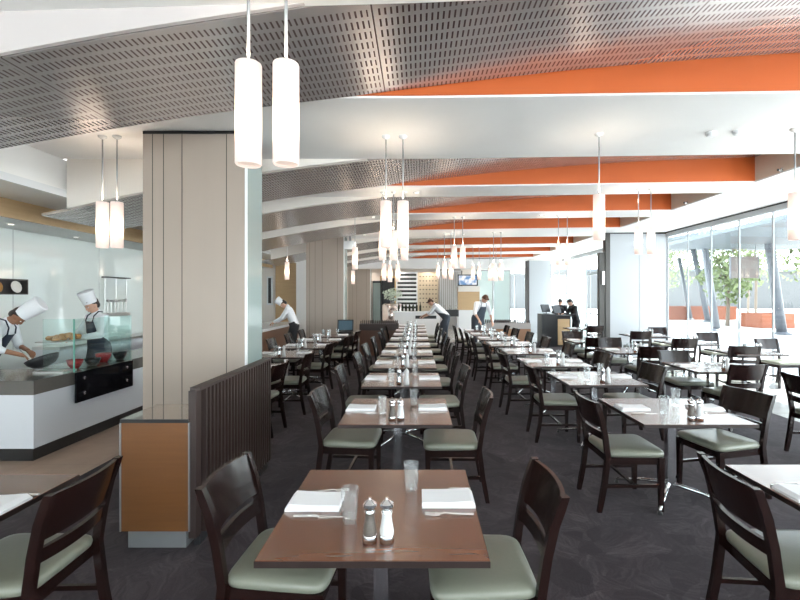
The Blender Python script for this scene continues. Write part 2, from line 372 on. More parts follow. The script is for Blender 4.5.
# kitchen wall of pale green glass
struct('wall_left', MB().box(XL-.12, XL, YN, 15.6, 0, 2.58), M['kitchenwall'])
m = MB()
for y in (1.2, 2.9, 4.6, 6.3, 8.0, 9.7, 11.4, 13.1): m.box(XL, XL+.002, y-.003, y+.003, .9, 2.58)
struct('trim_13', m, M['alu'])
# kitchen end wall: pale wall, oak panel, pilaster
m = MB().box(XL, -4.72, 15.0, 15.2, 0, 3.3); struct('wall_back', m, M['offwhite'])
struct('wall_back', MB().box(-4.72, -3.98, 14.9, 15.2, 0, 2.75), M['wood' if 0 else 'palewood'])
struct('wall_back', MB().box(-3.98, -3.55, 14.7, 15.2, 0, 3.3), M['white'])
struct('wall_left', MB().box(-3.75, -3.55, 15.2, YB, 0, 3.3), M['offwhite'])
# rear wall of the room and lowered bulkhead
struct('wall_back', MB().box(-3.75, 3.0, YB, YB+.15, 0, 3.95), M['offwhite'])
struct('wall_back', MB().box(3.0, XG+.1, YB, YB+.15, 2.75, 3.95), M['white'])
struct('ceiling', MB().box(-2.6, 4.6, 19.32, 19.9, 2.84, 3.24), M['white'])
struct('ceiling', MB().box(-6, XG+.1, 20.4, YB, 3.22, 3.34), M['offwhite'])
struct('trim_14', MB().box(1.2, 4.3, 20.8, 21.5, 3.12, 3.215), M['orange'])
# glazed rear opening with slim mullions
def glazing(name, x0, x1, y, z0, z1, n, fr=M['alu']):
    e = tag(empty(name, ((x0+x1)/2, y, z0)), kind='structure'); cx = (x0+x1)/2
    MB().box(x0-cx, x1-cx, -.005, .005, 0, z1-z0).build('pane', M['glass'], e)
    for k in range(n+1):
        x = x0+(x1-x0)*k/n-cx; MB().box(x-.025, x+.025, -.03, .03, 0, z1-z0).build('mullion', fr, e)
    MB().box(x0-cx, x1-cx, -.03, .03, z1-z0-.05, z1-z0).build('window_frame', fr, e)
glazing('window_3', 3.0, XG, YB+.05, 0, 2.75, 4)
for k, (x, y, w) in enumerate(((3.05, 20.7, 'nearest the television'), (3.9, 20.9, 'in the middle'), (6.0, 17.0, 'nearest the window wall'))):
    gp = empty('frosted_screen', (x, y, 0)); tag(gp, 'tall pale frosted glass screen at the far right rear, the one '+w, 'screen', 'frosted screens at the rear')
    MB().box(-.36, .36, -.01, .01, FL, 2.8).build('frosted_pane', M['frost'], gp); MB().box(-.39, -.36, -.025, .025, FL, 2.85).build('frame', M['alu'], gp); MB().box(.36, .39, -.025, .025, FL, 2.85).build('frame', M['alu'], gp); MB().box(-.39, .39, -.025, .025, 2.8, 2.85).build('frame', M['alu'], gp)
# wall behind the camera with glazed upper half
struct('wall_front', MB().box(XL, XG+.1, YN-.15, YN, 0, .5), M['white'])
struct('wall_front', MB().box(XL, XG+.1, YN-.15, YN, 3.0, 3.95), M['white'])
for k in range(6):
    x = XL+.2+k*2.39; struct('wall_front', MB().box(x-.12, x+.12, YN-.15, YN, .5, 3.0), M['white'])
struct('window_2', MB().box(XL, XG, YN-.08, YN-.07, .5, 3.0), M['glass'])
# window wall on the right: frameless glass panels with slim joints
e = tag(empty('window_1', (XG, 0, 0)), kind='structure')
ys = [YN]; y = 11.9
edges = [11.88-.88*k for k in range(19)]
for a, b in zip(edges, edges[1:]):
    MB().box(-.006, .006, b+.012, a-.012, .02, soff(XG)-.12).build('pane', M['glass'], e)
    MB().box(-.015, .015, a-.012, a+.012, 0, soff(XG)-.1).build('joint', M['alu'], e)
MB().box(-.05, .07, YN, 11.9, soff(XG)-.13, soff(XG)-.005).build('window_header', M['headergrey'], e)
MB().box(-.055, -.05, YN, 11.9, soff(XG)-.03, soff(XG)-.004).build('shadow_gap_strip', M['black'], e)  # solid black strip standing in for a shaded gap under the soffit
MB().box(-.04, .04, YN, 11.9, 0, .02).build('sill', M['alu'], e)
e = tag(empty('window_4', (XG, 12, 0)), kind='structure')
MB().box(-.03, .03, .3, YB-12, 2.45, 2.52).build('transom', M['alu'], e); MB().box(-.03, .03, .3, YB-12, .95, 1.0).build('transom', M['alu'], e)
for a, b in [(12.2+1.26*k, 13.46+1.26*k) for k in range(8)]:
    MB().box(-.006, .006, a-12, b-12-.03, .02, 3.2).build('pane', M['glass'], e)
    MB().box(-.02, .02, b-12-.03, b-12, 0, 3.2).build('joint', M['alu'], e)
MB().box(-.05, .07, .2, YB-12, 3.2, 3.33).build('window_header', M['headergrey'], e)
# folded door stack / partition standing at right angles to the glass
pt = empty('folding_partition', (5.65, 11.95, 0))
tag(pt, 'tall white folding partition panels with a dark edge post beside the window wall', 'partition')
zt = soff(5.6)-.03
MB().box(-.58, .19, -.05, .05, FL, zt).build('panel', M['partition'], pt, bevel=.006)
MB().box(.215, .94, -.05, .05, FL, zt).build('panel', M['partition'], pt, bevel=.006)
MB().box(.192, .213, -.04, .04, FL, zt).build('joint', M['alu'], pt)
MB().box(-.70, -.58, -.08, .1, FL, zt).build('edge_post', M['postgrey'], pt)
MB().box(-.85, -.70, -.05, .1, FL, 2.80).build('edge_post', M['postgrey'], pt)
MB().box(-.70, .94, -.07, .06, zt, zt+.03).build('head_track', M['black'], pt)
h = MB(); h.box(-.80, -.74, -.12, -.05, 1.95, 2.3); h.build('pull_handle', M['steel'], pt, bevel=.008)
# ---- columns
def column(x0, x1, y0, y1, grooves, z1=None, name='column'):
    cx = (x0+x1)/2; z1 = z1 or soff(cx)-.004
    c = empty(name, (cx, y0, 0)); tag(c, kind='structure')
    MB().box(x0-cx, x1-cx-.02, 0, y1-y0, FL, z1-.03).build('laminate_cladding', M['column'], c)
    m = MB()
    for g in grooves: m.box(g-cx-.0035, g-cx+.0035, -.001, .004, FL, z1-.031)
    if grooves: m.build('groove', M['groove'], c)
    MB().box(x0-cx, x1-cx, -.002, y1-y0-.01, z1-.03, z1).build('cap', M['black'], c)
    MB().box(x1-cx-.02, x1-cx, -.004, .018, FL, z1-.031).build('edge_trim', M['white_gloss'], c)
    MB().box(x1-cx-.018, x1-cx-.001, .02, y1-y0, FL, z1-.031).build('side_glass', M['mirror'], c)
    return c
g1 = [(px-418)/450*4.35 for px in (152.5, 163.5, 182, 226.5)]
column(-2.66, -1.653, 4.35, 4.77, g1)
g2 = [(px-418)/450*12.0 for px in (310.5, 316, 323, 338)]
column(-2.96, -1.95, 11.9, 12.4, g2)
column(-3.25, -2.2, 20.9, 21.4, [-3.05, -2.85, -2.4])
c = empty('column', (5.3, 19.6, 0)); tag(c, kind='structure')
MB().box(-.45, .45, 0, .6, FL, 3.2).build('white_cladding', M['partition'], c)
MB().box(-.50, -.45, .0, .6, 0, 3.2).build('edge_trim', M['groove'], c); MB().box(.45, .49, .0, .6, 0, 3.2).build('edge_trim', M['alu'], c)
# ---- recessed downlights in the soffits; those towards the rear are added fill
dlp = empty('recessed_downlight', (0, 0, 0))
def spot_lamp(o, w):
    ld = bpy.data.lights.new('downlight_lamp', 'SPOT'); ld.energy = w; ld.color = (1, .88, .76); ld.spot_size = 2.3; ld.spot_blend = .8; ld.shadow_soft_size = .05
    lo = bpy.data.objects.new('downlight_lamp', ld); C.objects.link(lo); lo.parent = o; lo.location = (0, 0, -.02)
REAR_FILL = [(-2.4, 21.7, 'over the rear wall, far left'), (-1.0, 21.3, 'over the bottle shelving'), (.5, 21.3, 'over the blond bottle rack'), (1.9, 21.3, 'over the slat screen')]  # ceiling lamps added to brighten the rear of the room
MB().lathe([(.032, 0), (.032, -.004), (.055, -.006), (.055, 0)], 20).build('trim_ring', M['white_gloss'], dlp)
MB().lathe([(.03, -.0065), (.03, -.0045)], 16).build('lens', M['downlight'], dlp)
DLS = [(-.02, 6.95, 'on the second white soffit, left of its centre'), (3.2, 6.95, 'on the second white soffit, right of its centre'),
       (-.9, 9.1, 'on the third white soffit, left of its centre'), (2.5, 9.1, 'on the third white soffit, right of its centre'),
       (-1.4, 11.75, 'added as fill on the fourth soffit beside the second column'), (1.2, 11.75, 'added as fill on the fourth soffit above the aisle'), (-2.6, 14.75, 'added as fill on the fifth soffit, left side'), (1.2, 14.75, 'added as fill on the fifth soffit above the aisle'),  # fourth soffit onwards: lamps put in to brighten the far end
       (-2.0, 17.25, 'added as fill on the sixth soffit, left side'), (.9, 17.25, 'added as fill on the sixth soffit above the bar'), (3.0, 17.25, 'added as fill on the sixth soffit, right side')]
for i, (x, y, w) in enumerate(DLS):
    o = dlp if i == 0 else dup(dlp)
    spot_lamp(o, 45 if y < 10 else 90)
    o.location = (x, y, soff(x)-.001); tag(o, 'small round downlight added as fill '+w, 'ceiling light', 'recessed ceiling downlights')
for x, y, w in REAR_FILL:
    o = dup(dlp); spot_lamp(o, 80); o.location = (x, y, 3.218); tag(o, 'small round downlight added as fill '+w, 'ceiling light', 'recessed ceiling downlights')
for i, (px, py, w) in enumerate(((11, 224, 'the nearest one on the left above the kitchen'), (76, 237, 'the further one'))):
    z = 2.58; d = (z-1.65)*450/(296-py); o = dup(dlp); o.location = ((px-418)/450*d, d, z-.001); tag(o, 'small lit downlight in the kitchen soffit, '+w, 'ceiling light', 'kitchen soffit downlights')
# smoke detectors and sprinkler heads
sdp = MB().lathe([(.05, 0), (.05, -.02), (.035, -.04), (.015, -.045)], 20).mesh('smoke_detector')
sdp.materials.append(M['white_gloss'])
for i, (px, py, w) in enumerate(((711, 132, 'left of the pair on the first soffit'), (738, 131, 'right of the pair on the first soffit'))):
    z = soff(3); d = (z-1.65)*450/(296-py); o = obj('smoke_detector', sdp, None, ((px-418)/450*d, d, soff((px-418)/450*d)-.001))
    tag(o, 'round white smoke detector on the ceiling, '+w, 'smoke detector', 'ceiling smoke detectors')
def wall_spot(x, y, z, lab):
    e = empty('wall_sprinkler', (x, y, z)); tag(e, lab, 'sprinkler')
    m = MB(); m.lathe([(.03, 0), (.03, .012), (.012, .02), (.012, .045)], 14); mm = m.mesh('mounting_disc'); mm.transform(Matrix.Rotation(-PI/2, 4, 'Y'))
    obj('mounting_disc', mm, e, mat=M['chrome']); MB().ball((-.05, 0, 0), .016, 10).build('nozzle', M['black'], e)
wall_spot(XR-.009, 6.1, 3.36, 'tiny sprinkler head on the beige end face of the second ceiling bay')
wall_spot(XR-.009, 8.25, 3.36, 'tiny sprinkler head on the beige end face of the third ceiling bay')

OUT0 = set(C.objects)
# ================================================================== OUTSIDE
struct('ground', MB().box(-30, 90, -40, 90, -.12, -.06), M['pave'])
def pole(px0, py0, px1, py1, d, r, lab):
    a = sp(px1, py1, d); b = sp(px0, py0, d); k = (a.z+.06)/(b.z-a.z); a = a-(b-a)*k
    e = empty('slanted_canopy_pole', a); MB().tube([Vector(), b-a], [r, r*.92], 14).build('shaft', M['polegrey'], e, smooth=True)
    MB().lathe([(r*1.8, 0), (r*1.8, .05), (r*1.2, .12)], 14).build('foot_collar', M['polegrey'], e); tag(e, lab, 'pole', 'slanted grey poles outside the window wall')
pole(698, 205, 716, 324, 22, .16, 'slanted grey steel pole outside, third from the right behind the window tables')
pole(762, 190, 781, 327, 20, .20, 'thick slanted grey steel pole outside, just left of the hanging lamp at right edge')
pole(693, 248, 708, 321, 30, .17, 'slanted grey steel pole further off, just left of the middle pole')
pole(679, 258, 691, 320, 32, .13, 'thin slanted grey steel pole outside, nearest the white partition')
pole(822, 170, 838, 332, 18, .20, 'slanted grey steel pole outside beyond the right edge lamp')
def canopy(pts, d, lab, z, t=.15):
    m = MB(); b = [Vector(p) for p in pts]; m.hexa([(*p, z) for p in b] + [(*p, z+t) for p in b]) if 0 else m.prism(pts, z, z+t, 'z')
    o = m.build('canopy_roof_panel', M['pavilion']); tag(o, lab, 'canopy roof')
canopy([(11.0, 13.5), (17.5, 15), (19.5, 22.0), (11.5, 22)], 0, 'grey canopy roof panel outside, high above the paving near the window', 3.95)
canopy([(15.0, 23), (24.5, 24), (26, 32), (14.0, 33)], 0, 'long grey canopy roof panel outside, farther from the window', 4.9)
canopy([(8.6, 3), (15, 2), (18, 11.5), (10.5, 12.5)], 0, 'grey canopy roof panel outside at the right edge of the window', 4.3)
def bm_planter(c, sx, sy, h, lab):
    e = empty('brick_planter', c); tag(e, lab, 'planter')
    m = MB(); m.box(-sx, sx, -sy, -sy+.15, 0, h); m.box(-sx, sx, sy-.15, sy, 0, h); m.box(-sx, -sx+.15, -sy+.15, sy-.15, 0, h); m.box(sx-.15, sx, -sy+.15, sy-.15, 0, h)
    m.build('brick_wall', M['brick'], e); MB().box(-sx+.15, sx-.15, -sy+.15, sy-.15, 0, h-.08).build('soil', M['bark'], e)
bm_planter((19.0, 24.5, -.06), .85, .8, .78, 'low orange brick planter outside behind the thick slanted pole')
bm_planter((19.6, 33.0, -.06), 3.2, .8, .95, 'long low orange brick planter outside, far across the paving')
def leafball(rng, n, R, sz):
    m = bmesh.new()
    for _ in range(n):
        v = Vector((rng.gauss(0, 1), rng.gauss(0, 1), rng.gauss(0, 1))).normalized()*rng.random()**.45
        p = Vector((v.x*R[0], v.y*R[1], v.z*R[2])); a = Vector((rng.gauss(0, 1), rng.gauss(0, 1), rng.gauss(0, 1))).normalized(); b = a.orthogonal().normalized()
        c = a.cross(b); s = sz*(.6+rng.random()*.8)
        m.faces.new([m.verts.new(p+q) for q in (b*s, c*s*.45, -b*s, -c*s*.45)])
    me = bpy.data.meshes.new('foliage'); m.to_mesh(me); m.free(); return me
rng = random.Random(3)
TREES = [(17.6, 25.6, 4.6, 1.3, 'young green tree just left of the orange planter outside'), (13.2, 27.5, 5.5, 1.9, 'bare-stemmed tree outside left of the middle slanted pole'), (27.0, 36.0, 8.5, 3.4, 'tall pale green tree outside beyond the far brick planter'),
         (20.5, 38.0, 8.0, 3.2, 'broad pale green tree outside, behind the hanging sign'), (15.3, 32, 6.0, 1.8, 'slender green tree outside, seen between two slanted poles'), (21.5, 17.5, 6.5, 2.0, 'green tree outside at the right end of the window'), (34, 34, 9, 3.6, 'large pale green tree outside at far right'), (24, 44, 8, 3.4, 'pale green tree in the far row outside, left one'), (33, 45, 8.5, 3.2, 'pale green tree in the far row outside, middle one'), (43, 46, 8.5, 3.4, 'pale green tree in the far row outside, right one'), (30.5, 22.5, 6, 2.3, 'light green tree outside, beyond the orange planter to its right'), (25.5, 27.5, 6.5, 2.2, 'green tree outside, right of the thick slanted pole')]
for x, y, h, r, lab in TREES:
    e = empty('tree', (x, y, -.06)); tag(e, lab, 'tree', None)
    m = MB(); m.tube([(0, 0, 0), (.06, 0, h*.3), (-.05, .1, h*.55), (.05, 0, h*.8)], [.11, .09, .07, .03], 8)
    for k in range(5):
        a = k*1.3; m.tube([(0, 0, h*(.4+.07*k)), (r*.5*math.cos(a), r*.5*math.sin(a), h*(.55+.08*k))], [.045, .015], 6)
    m.build('trunk', M['bark'], e); me = leafball(rng, 900, (r*1.15, r*1.15, h*.40), .17); obj('foliage', me, e, (0, 0, h*.66), M['leaf'])
# hanging sign panel outside
sg = empty('hanging_sign', (14.5, 20.0, 2.45)); tag(sg, 'pale rectangular sign panel hanging outside between two slanted poles', 'sign')
MB().box(-.62, .62, -.03, .03, 0, .95).build('sign_board', mat('sign_board_print', (.20, .21, .19), .5, col2=(.14, .07, .065), scale=3), sg)
MB().box(-.64, -.60, -.04, .04, -.02, .97).build('frame', M['polegrey'], sg); MB().box(.60, .64, -.04, .04, -.02, .97).build('frame', M['polegrey'], sg)
MB().tube([(-.5, 0, .95), (-.5, 0, 1.6)], .015, 6).build('hanger', M['polegrey'], sg); MB().tube([(.5, 0, .95), (.5, 0, 1.6)], .015, 6).build('hanger', M['polegrey'], sg)
b = empty('building', (30, 60, -.06)); tag(b, 'pale rendered building far outside beyond the trees', 'building')
MB().box(-30, 30, 0, 6, 0, 5).build('wall', M['plaster'], b)
m = MB(); m.box(-30, 30, -.3, 6.3, 5, 5.3); m.build('parapet', M['pavilion'], b)
rail = empty('outdoor_railing', (15.5, 13.6, -.06)); tag(rail, 'thin grey railing outside along the paving near the partition', 'railing')
MB().box(-3.5, 5, -.02, .02, 1.0, 1.05).build('top_rail', M['polegrey'], rail)
for k in range(8): MB().box(-3.5+k*1.2-.02, -3.5+k*1.2+.02, -.02, .02, 0, 1.0).build('post', M['polegrey'], rail)

OUT = set(C.objects)-OUT0
SET0 = set(C.objects)
# ================================================================== KITCHEN SIDE
XC = -3.8
# near counter (L-shaped end), stone top, white panels, black kick
ct = empty('kitchen_counter', (XC, 4.45, 0)); tag(ct, 'long white kitchen counter with thick grey stone top and black kickboard', 'counter')
m = MB(); m.box(-1.8, 0, 0, .74, .67, .81); m.box(-.65, 0, .78, 4.55, .67, .81); m.build('stone_top', M['stone'], ct, bevel=.004)
m = MB(); m.box(-1.8, -.012, .012, .7, .135, .668); m.build('end_panel', M['counterwhite'], ct)
m = MB(); m.box(-.62, -.012, .7, 4.5, .135, .668); m.build('side_panel', M['counterwhite'], ct)
m = MB(); m.box(-1.75, -.05, .05, .65, 0, .135); m.box(-.6, -.05, .65, 4.45, 0, .135); m.build('kickboard', M['kick'], ct)
# further wood-fronted pass counter
pc = empty('pass_counter', (XC, 9.1, 0)); tag(pc, 'pale topped serving counter with brown timber front beside the distant chef', 'counter')
MB().box(-.95, 0, 0, 5.3, .76, .83).build('counter_top', M['white_gloss'], pc, bevel=.004)
MB().box(-.9, -.02, .02, 5.3, .1, .758).build('timber_front', mat('brown_timber_front', (.24, .13, .08), .5, col2=(.17, .09, .055), scale=5, stretch=(5, 5, .6)), pc)
MB().box(-.85, -.06, .05, 5.25, 0, .1).build('kickboard', M['kick'], pc)
# back bench along the green wall
bb = empty('back_bench', (XL+.32, 4.0, 0)); tag(bb, 'pale kitchen back bench along the green glass wall', 'bench')
MB().box(-.31, .10, 2.6, 10.8, .86, .90).build('bench_top', M['steel'], bb, bevel=.003)
MB().box(-.31, .08, 2.6, 10.8, .1, .858).build('bench_body', M['counterwhite'], bb); MB().box(-.31, .04, 2.6, 10.8, 0, .1).build('kickboard', M['kick'], bb)
# sneeze guard
sg = empty('glass_sneeze_guard', (XC+.02, 4.94, .812)); tag(sg, 'green tinted glass screen with black lower panel on the kitchen counter', 'glass screen')
MB().box(0, .012, 0, .98, .0, .585).build('front_pane', M['guardglass'], sg)
MB().box(-.34, -.004, 0, .012, 0, .585).build('side_pane', M['guardglass'], sg)
MB().box(-.34, -.004, .97, .982, 0, .585).build('side_pane', M['guardglass'], sg)
MB().box(-.003, .014, -.004, .001, 0, .585).build('glass_edge', mat('green_glass_edge', (.12, .32, .26), .1), sg)
bp = MB().box(.012, .03, 0, .98, -.34, -.005).build('black_panel', M['blackgloss'], sg, bevel=.002)
for y in (.12, .86):
    for z in (-.08, -.25):
        mm = MB().lathe([(.018, 0), (.018, .006), (.012, .01)], 14).mesh('stud'); mm.transform(Matrix.Rotation(PI/2, 4, 'Y')); obj('stud', mm, bp, (.03, y, z), M['chrome'])
# bowls and pans on the counter
def bowl(x, y, z, r, h, ma, lab, name='red_bowl'):
    o = MB().lathe([(r*.45, 0), (r*.8, h*.45), (r, h), (r*.94, h), (r*.72, h*.5), (r*.4, .012)], 24).build(name, ma, smooth=True); o.location = (x, y, z)
    tag(o, lab, 'bowl', 'bowls behind the glass screen'); return o
Z = .811
bowl(-3.98, 5.22, Z, .085, .10, M['red'], 'small red bowl behind the glass screen, nearer the wok')
bowl(-4.0, 5.72, Z, .09, .11, M['red'], 'small red bowl behind the glass screen, further from the wok')
bowl(-3.92, 5.42, Z, .085, .09, M['darkpan'], 'small black bowl right of the nearer red bowl', 'black_bowl')
bowl(-3.93, 5.93, Z, .085, .10, M['darkpan'], 'small black bowl right of the further red bowl', 'black_bowl')
tr = empty('steel_tray', (-4.02, 5.0, Z)); tag(tr, 'shallow steel tray on the counter under the wok', 'tray')
MB().box(-.16, .17, -.12, .08, 0, .018).build('tray_pan', M['steel'], tr, bevel=.005)
# wall niches: plates, utensils
ni = empty('plate_shelf', (XL+.001, 6.13, 1.67)); tag(ni, 'framed wall niche with stacked plates on the kitchen wall', 'shelf')
MB().box(0, .10, -.30, .30, 0, .015).box(0, .10, -.30, .30, .20, .215).box(0, .10, .285, .30, .015, .20).box(0, .10, -.30, -.285, .015, .20).build('niche_frame', M['postgrey'], ni)
MB().box(0, .006, -.285, .285, .015, .20).build('dark_back', M['groove'], ni)
for k, yy in enumerate((-.15, .14)):
    mm = MB().lathe([(.02, 0), (.05, .006), (.085, .016), (.082, .02), (.04, .012)], 24).mesh('plate'); mm.transform(Matrix.Rotation(PI/2-.2, 4, 'Y'))
    p = obj('plate', mm, None, (XL+.05, 6.14+yy, 1.775), M['food' if k == 0 else 'offwhite'], True); tag(p, ('brown' if k == 0 else 'cream')+' plate standing in the kitchen wall niche', 'plate')
ur = empty('utensil_rack', (XL+.001, 0, 0)); tag(ur, 'black wall rack hanging with steel ladles on the green kitchen wall', 'rack')
d0 = 5.67*450/(418-113.5)
ur.location.y = d0
MB().box(0, .12, -.32, .32, 1.98, 2.0).build('shelf_board', M['black'], ur)
for yy in (-.3, 0.0, .3): MB().tube([(.05, yy, 1.98), (.05, yy, 1.3)], .006, 6).build('hanging_rod', M['steel'], ur)
MB().box(.0, .12, -.30, .30, 1.26, 1.34).build('lower_bin', M['steel'], ur)
for k in range(6):
    u = empty('ladle', (XL+.07, d0-.25+k*.1, 1.342)); tag(u, 'steel ladle standing in the wall rack bin', 'ladle', 'ladles in the kitchen wall rack')
    MB().tube([(0, 0, 0), (0, 0, .2)], .006, 6).build('handle', M['steel'], u); MB().ball((0, 0, .22), (.03, .03, .025), 10).build('scoop', M['steel'], u)
# picture-like niches on the far pale kitchen wall
for k, (px, w) in enumerate(((270, 'left'), (279, 'right'))):
    n = empty('wall_niche', (sp(px, 290, 14.98).x-.0, 14.98, 1.35)); tag(n, 'tall narrow dark display niche on the far kitchen wall, %s one' % w, 'niche')
    MB().box(-.10, .10, -.03, .018, 0, .95).build('niche_frame', M['white_gloss'], n); MB().box(-.05, .05, -.036, -.031, .06, .9).build('dark_back', M['groove' if k else 'black'], n)

# ================================================================== DIVIDERS AND CONSOLES
pl = empty('oak_plinth_cabinet', (-1.71, 2.92, 0)); tag(pl, 'low honey-coloured timber cabinet with dark stone top in front of the column', 'cabinet')
MB().box(-.218, .218, .004, .40, .12, .825).build('cabinet_body', M['wood'], pl, bevel=.003)
MB().box(-.222, .222, 0, .41, .826, .85).build('stone_top', mat('polished_taupe_stone', (.42, .38, .34), .04, .85), pl, bevel=.003)
MB().box(-.19, .19, .03, .38, 0, .12).build('kickboard', M['alu'], pl)
MB().box(-.222, .222, -.003, 0, .826, .85).build('front_edge', M['black'], pl)
MB().box(.219, .226, -.003, .38, .12, .826).build('edge_strip', M['alu'], pl); MB().box(-.226, -.219, -.003, .38, .12, .826).build('edge_strip', M['alu'], pl)
dv = empty('slatted_timber_screen', (-1.475, 2.95, 0)); tag(dv, 'chest-high dark slatted timber divider screen beside the honey timber cabinet', 'screen')
MB().box(-.0, .012, .0, 1.42, .07, 1.03).build('back_board', M['black'], dv)  # coloured black to deepen the shade in the gaps between slats
MB().box(-.02, .05, 0, 1.42, 1.03, 1.05).build('top_rail', M['slatwood'], dv, bevel=.003)
MB().box(-.02, .03, -.02, .05, .07, 1.03).build('end_post', M['slatwood'], dv)
sl = None
for k in range(24):
    y = .075+k*.057
    if sl is None: sl = MB().box(.012, .05, 0, .024, .07, 1.03).build('slat', M['slatwood'], dv, loc=(0, y, 0), bevel=.003)
    else: s2 = sl.copy(); C.objects.link(s2); s2.location = (0, y, 0); KIDS[dv].append(s2)
MB().box(-.01, .03, .03, 1.38, 0, .07).build('kickboard', M['kick'], dv)

def planter(name, x0, x1, y, z1, wood, band, lab, n, slat=M['slatwood'], dy=.45):
    e = empty(name, ((x0+x1)/2, y, 0)); w = (x1-x0)/2; tag(e, lab, 'divider')
    MB().box(-w, w, 0, dy, .0, z1-.26).build('timber_base', wood, e)
    MB().box(-w, w, -.01, dy+.01, z1-.26, z1-.09).build('upper_band', band, e)
    ms = MB().box(-.011, .011, -.005, .03, 0, .09).mesh('slat', .003); ms.materials.append(slat)
    for k in range(n):
        for yy in (0, dy-.03): obj('slat', ms, e, (-w+.04+(2*w-.08)*k/(n-1), yy, z1-.09))
    return e
planter('slatted_divider', -1.62, -.55, 12.45, .96, mat('reddish_brown_timber', (.12, .05, .028), .4, col2=(.08, .032, .018), scale=5, stretch=(5, 5, .6)), M['slatwood'], 'dark timber slat-topped divider behind the central tables, beside the till', 20)
planter('slatted_divider', 1.98, 3.36, 13.4, .93, mat('brown_cabinet_timber', (.36, .19, .10), .45, col2=(.27, .13, .07), scale=5, stretch=(5, 5, .6)), mat('taupe_band', (.42, .38, .36), .4), 'brown timber divider with pale band and slatted top near the host stand', 26)
# service stand with point-of-sale terminal
sv = empty('service_stand', (-1.84, 11.2, 0)); tag(sv, 'small dark timber service stand under the till screen', 'stand')
MB().box(-.25, .25, 0, .5, .62, .66).build('top', M['slatwood'], sv); MB().box(-.25, -.21, 0, .5, 0, .62).build('side_panel', M['slatwood'], sv); MB().box(.21, .25, 0, .5, 0, .62).build('side_panel', M['slatwood'], sv)
MB().box(-.21, .21, .02, .48, .3, .33).build('shelf', M['slatwood'], sv); MB().box(-.21, .21, .46, .49, .0, .62).build('back_panel', M['slatwood'], sv)
nk = None
for k in range(3):
    o = MB().box(-.05, .05, -.08, .08, 0, .06).build('folded_napkin_stack', M['napkin'], bevel=.01) if k == 0 else dup(nk)
    nk = nk or o; o.location = (-1.99+k*.14, 11.32, .331); tag(o, ['left', 'middle', 'right'][k]+' stack of white folded napkins on the service stand shelf', 'napkins', 'napkin stacks on the service stand')
ps = empty('till_terminal', (-1.84, 11.4, .66)); tag(ps, 'black till with a glowing blue-white screen on the service stand', 'till')
MB().box(-.17, .17, -.12, .12, 0, .1).build('base', M['black'], ps, bevel=.01)
mm = MB().box(-.2, .2, -.02, .02, 0, .3).mesh('screen_housing', .01); mm.transform(Matrix.Rotation(-.2, 4, 'X')); hs = obj('screen_housing', mm, ps, (0, 0, .09), M['black'])
mm = MB().box(-.17, .17, -.024, -.021, .04, .27).mesh('screen'); mm.transform(Matrix.Rotation(-.2, 4, 'X')); obj('screen', mm, hs, (0, 0, 0), mat('till_screen', (.03, .05, .06), .2, emit=(.25, .45, .6), es=.12))
# host stand with two monitors
hst = empty('host_stand', (4.45, 14.6, 0)); tag(hst, 'dark host stand with a light timber side panel near the windows', 'host stand')
MB().box(-.42, .05, 0, .6, 0, 1.06).build('dark_cabinet', M['black'], hst, bevel=.005); MB().box(.05, .52, .05, .6, 0, .98).build('dark_cabinet', M['black'], hst, bevel=.005)
MB().box(.10, .48, .035, .05, .06, .90).build('timber_panel', M['palewood'], hst)
MB().box(.05, .55, .0, .65, .98, 1.02).build('stand_top', M['black'], hst)
for k, (x, w) in enumerate(((4.25, 'left'), (4.62, 'right'))):
    e = empty('monitor', (x, 14.9, 1.06 if k == 0 else 1.02), .5); tag(e, 'black tilted computer monitor on the host stand, %s one' % w, 'monitor', 'monitors on the host stand')
    MB().box(-.08, .08, -.06, .06, 0, .015).build('foot', M['black'], e); MB().tube([(0, 0, .01), (0, .03, .12)], .015, 8).build('neck', M['black'], e)
    mm = MB().box(-.17, .17, -.02, .02, 0, .26).mesh('housing', .012); mm.transform(Matrix.Rotation(-.35, 4, 'X')); obj('housing', mm, e, (0, .0, .06), M['black'])

# ================================================================== REAR BAR AREA
bar = empty('white_bar_counter', (.15, 17.2, 0)); tag(bar, 'long white bar counter with dark recessed slot at the far end', 'bar counter')
MB().box(-1.05, .70, 0, .7, .0, 1.0).build('front_panel', M['white_gloss'], bar); MB().box(-1.1, .75, -.05, .75, 1.0, 1.06).build('bar_top', M['white_gloss'], bar, bevel=.01)
MB().box(-.25, .55, -.004, 0, .78, .90).build('recess', M['black'], bar)
ws = empty('bottle_shelving', (-.56, 22.6, 0)); tag(ws, 'white shelving with dark horizontal gaps filled with bottles on the rear wall', 'shelving')
MB().box(-.48, .48, .28, .36, .9, 2.85).build('back_board', M['black'], ws)
sh = MB().box(-.48, .48, 0, .3, 0, .1).mesh('shelf'); sh.materials.append(M['white_gloss'])
for k in range(10): obj('shelf', sh, ws, (0, 0, .92+k*.205))
MB().box(.48, .54, 0, .36, .5, 2.9).build('side_panel', M['white_gloss'], ws); MB().box(-.54, -.48, 0, .36, .5, 2.9).build('side_panel', M['white_gloss'], ws)
bt = MB().lathe([(.03, 0), (.03, .06), (.012, .08), (.012, .1)], 8).mesh('wine_bottle'); bt.materials.append(M['bottle'])
ords = ['lowest', 'second', 'third', 'fourth', 'fifth', 'sixth', 'seventh', 'eighth', 'top']
for k in range(9):
    for q in range(6):
        o = obj('wine_bottle', bt, None, (-.56-.4+q*.16, 22.75, 1.021+k*.205)); tag(o, 'dark wine bottle on the %s shelf of the far bottle shelving' % ords[k], 'bottle', 'dark bottles on the %s rear shelf' % ords[k])
bx = empty('pigeonhole_rack', (.5, 22.75, 0)); tag(bx, 'blond timber rack of small square bottle holes on the rear wall', 'rack')
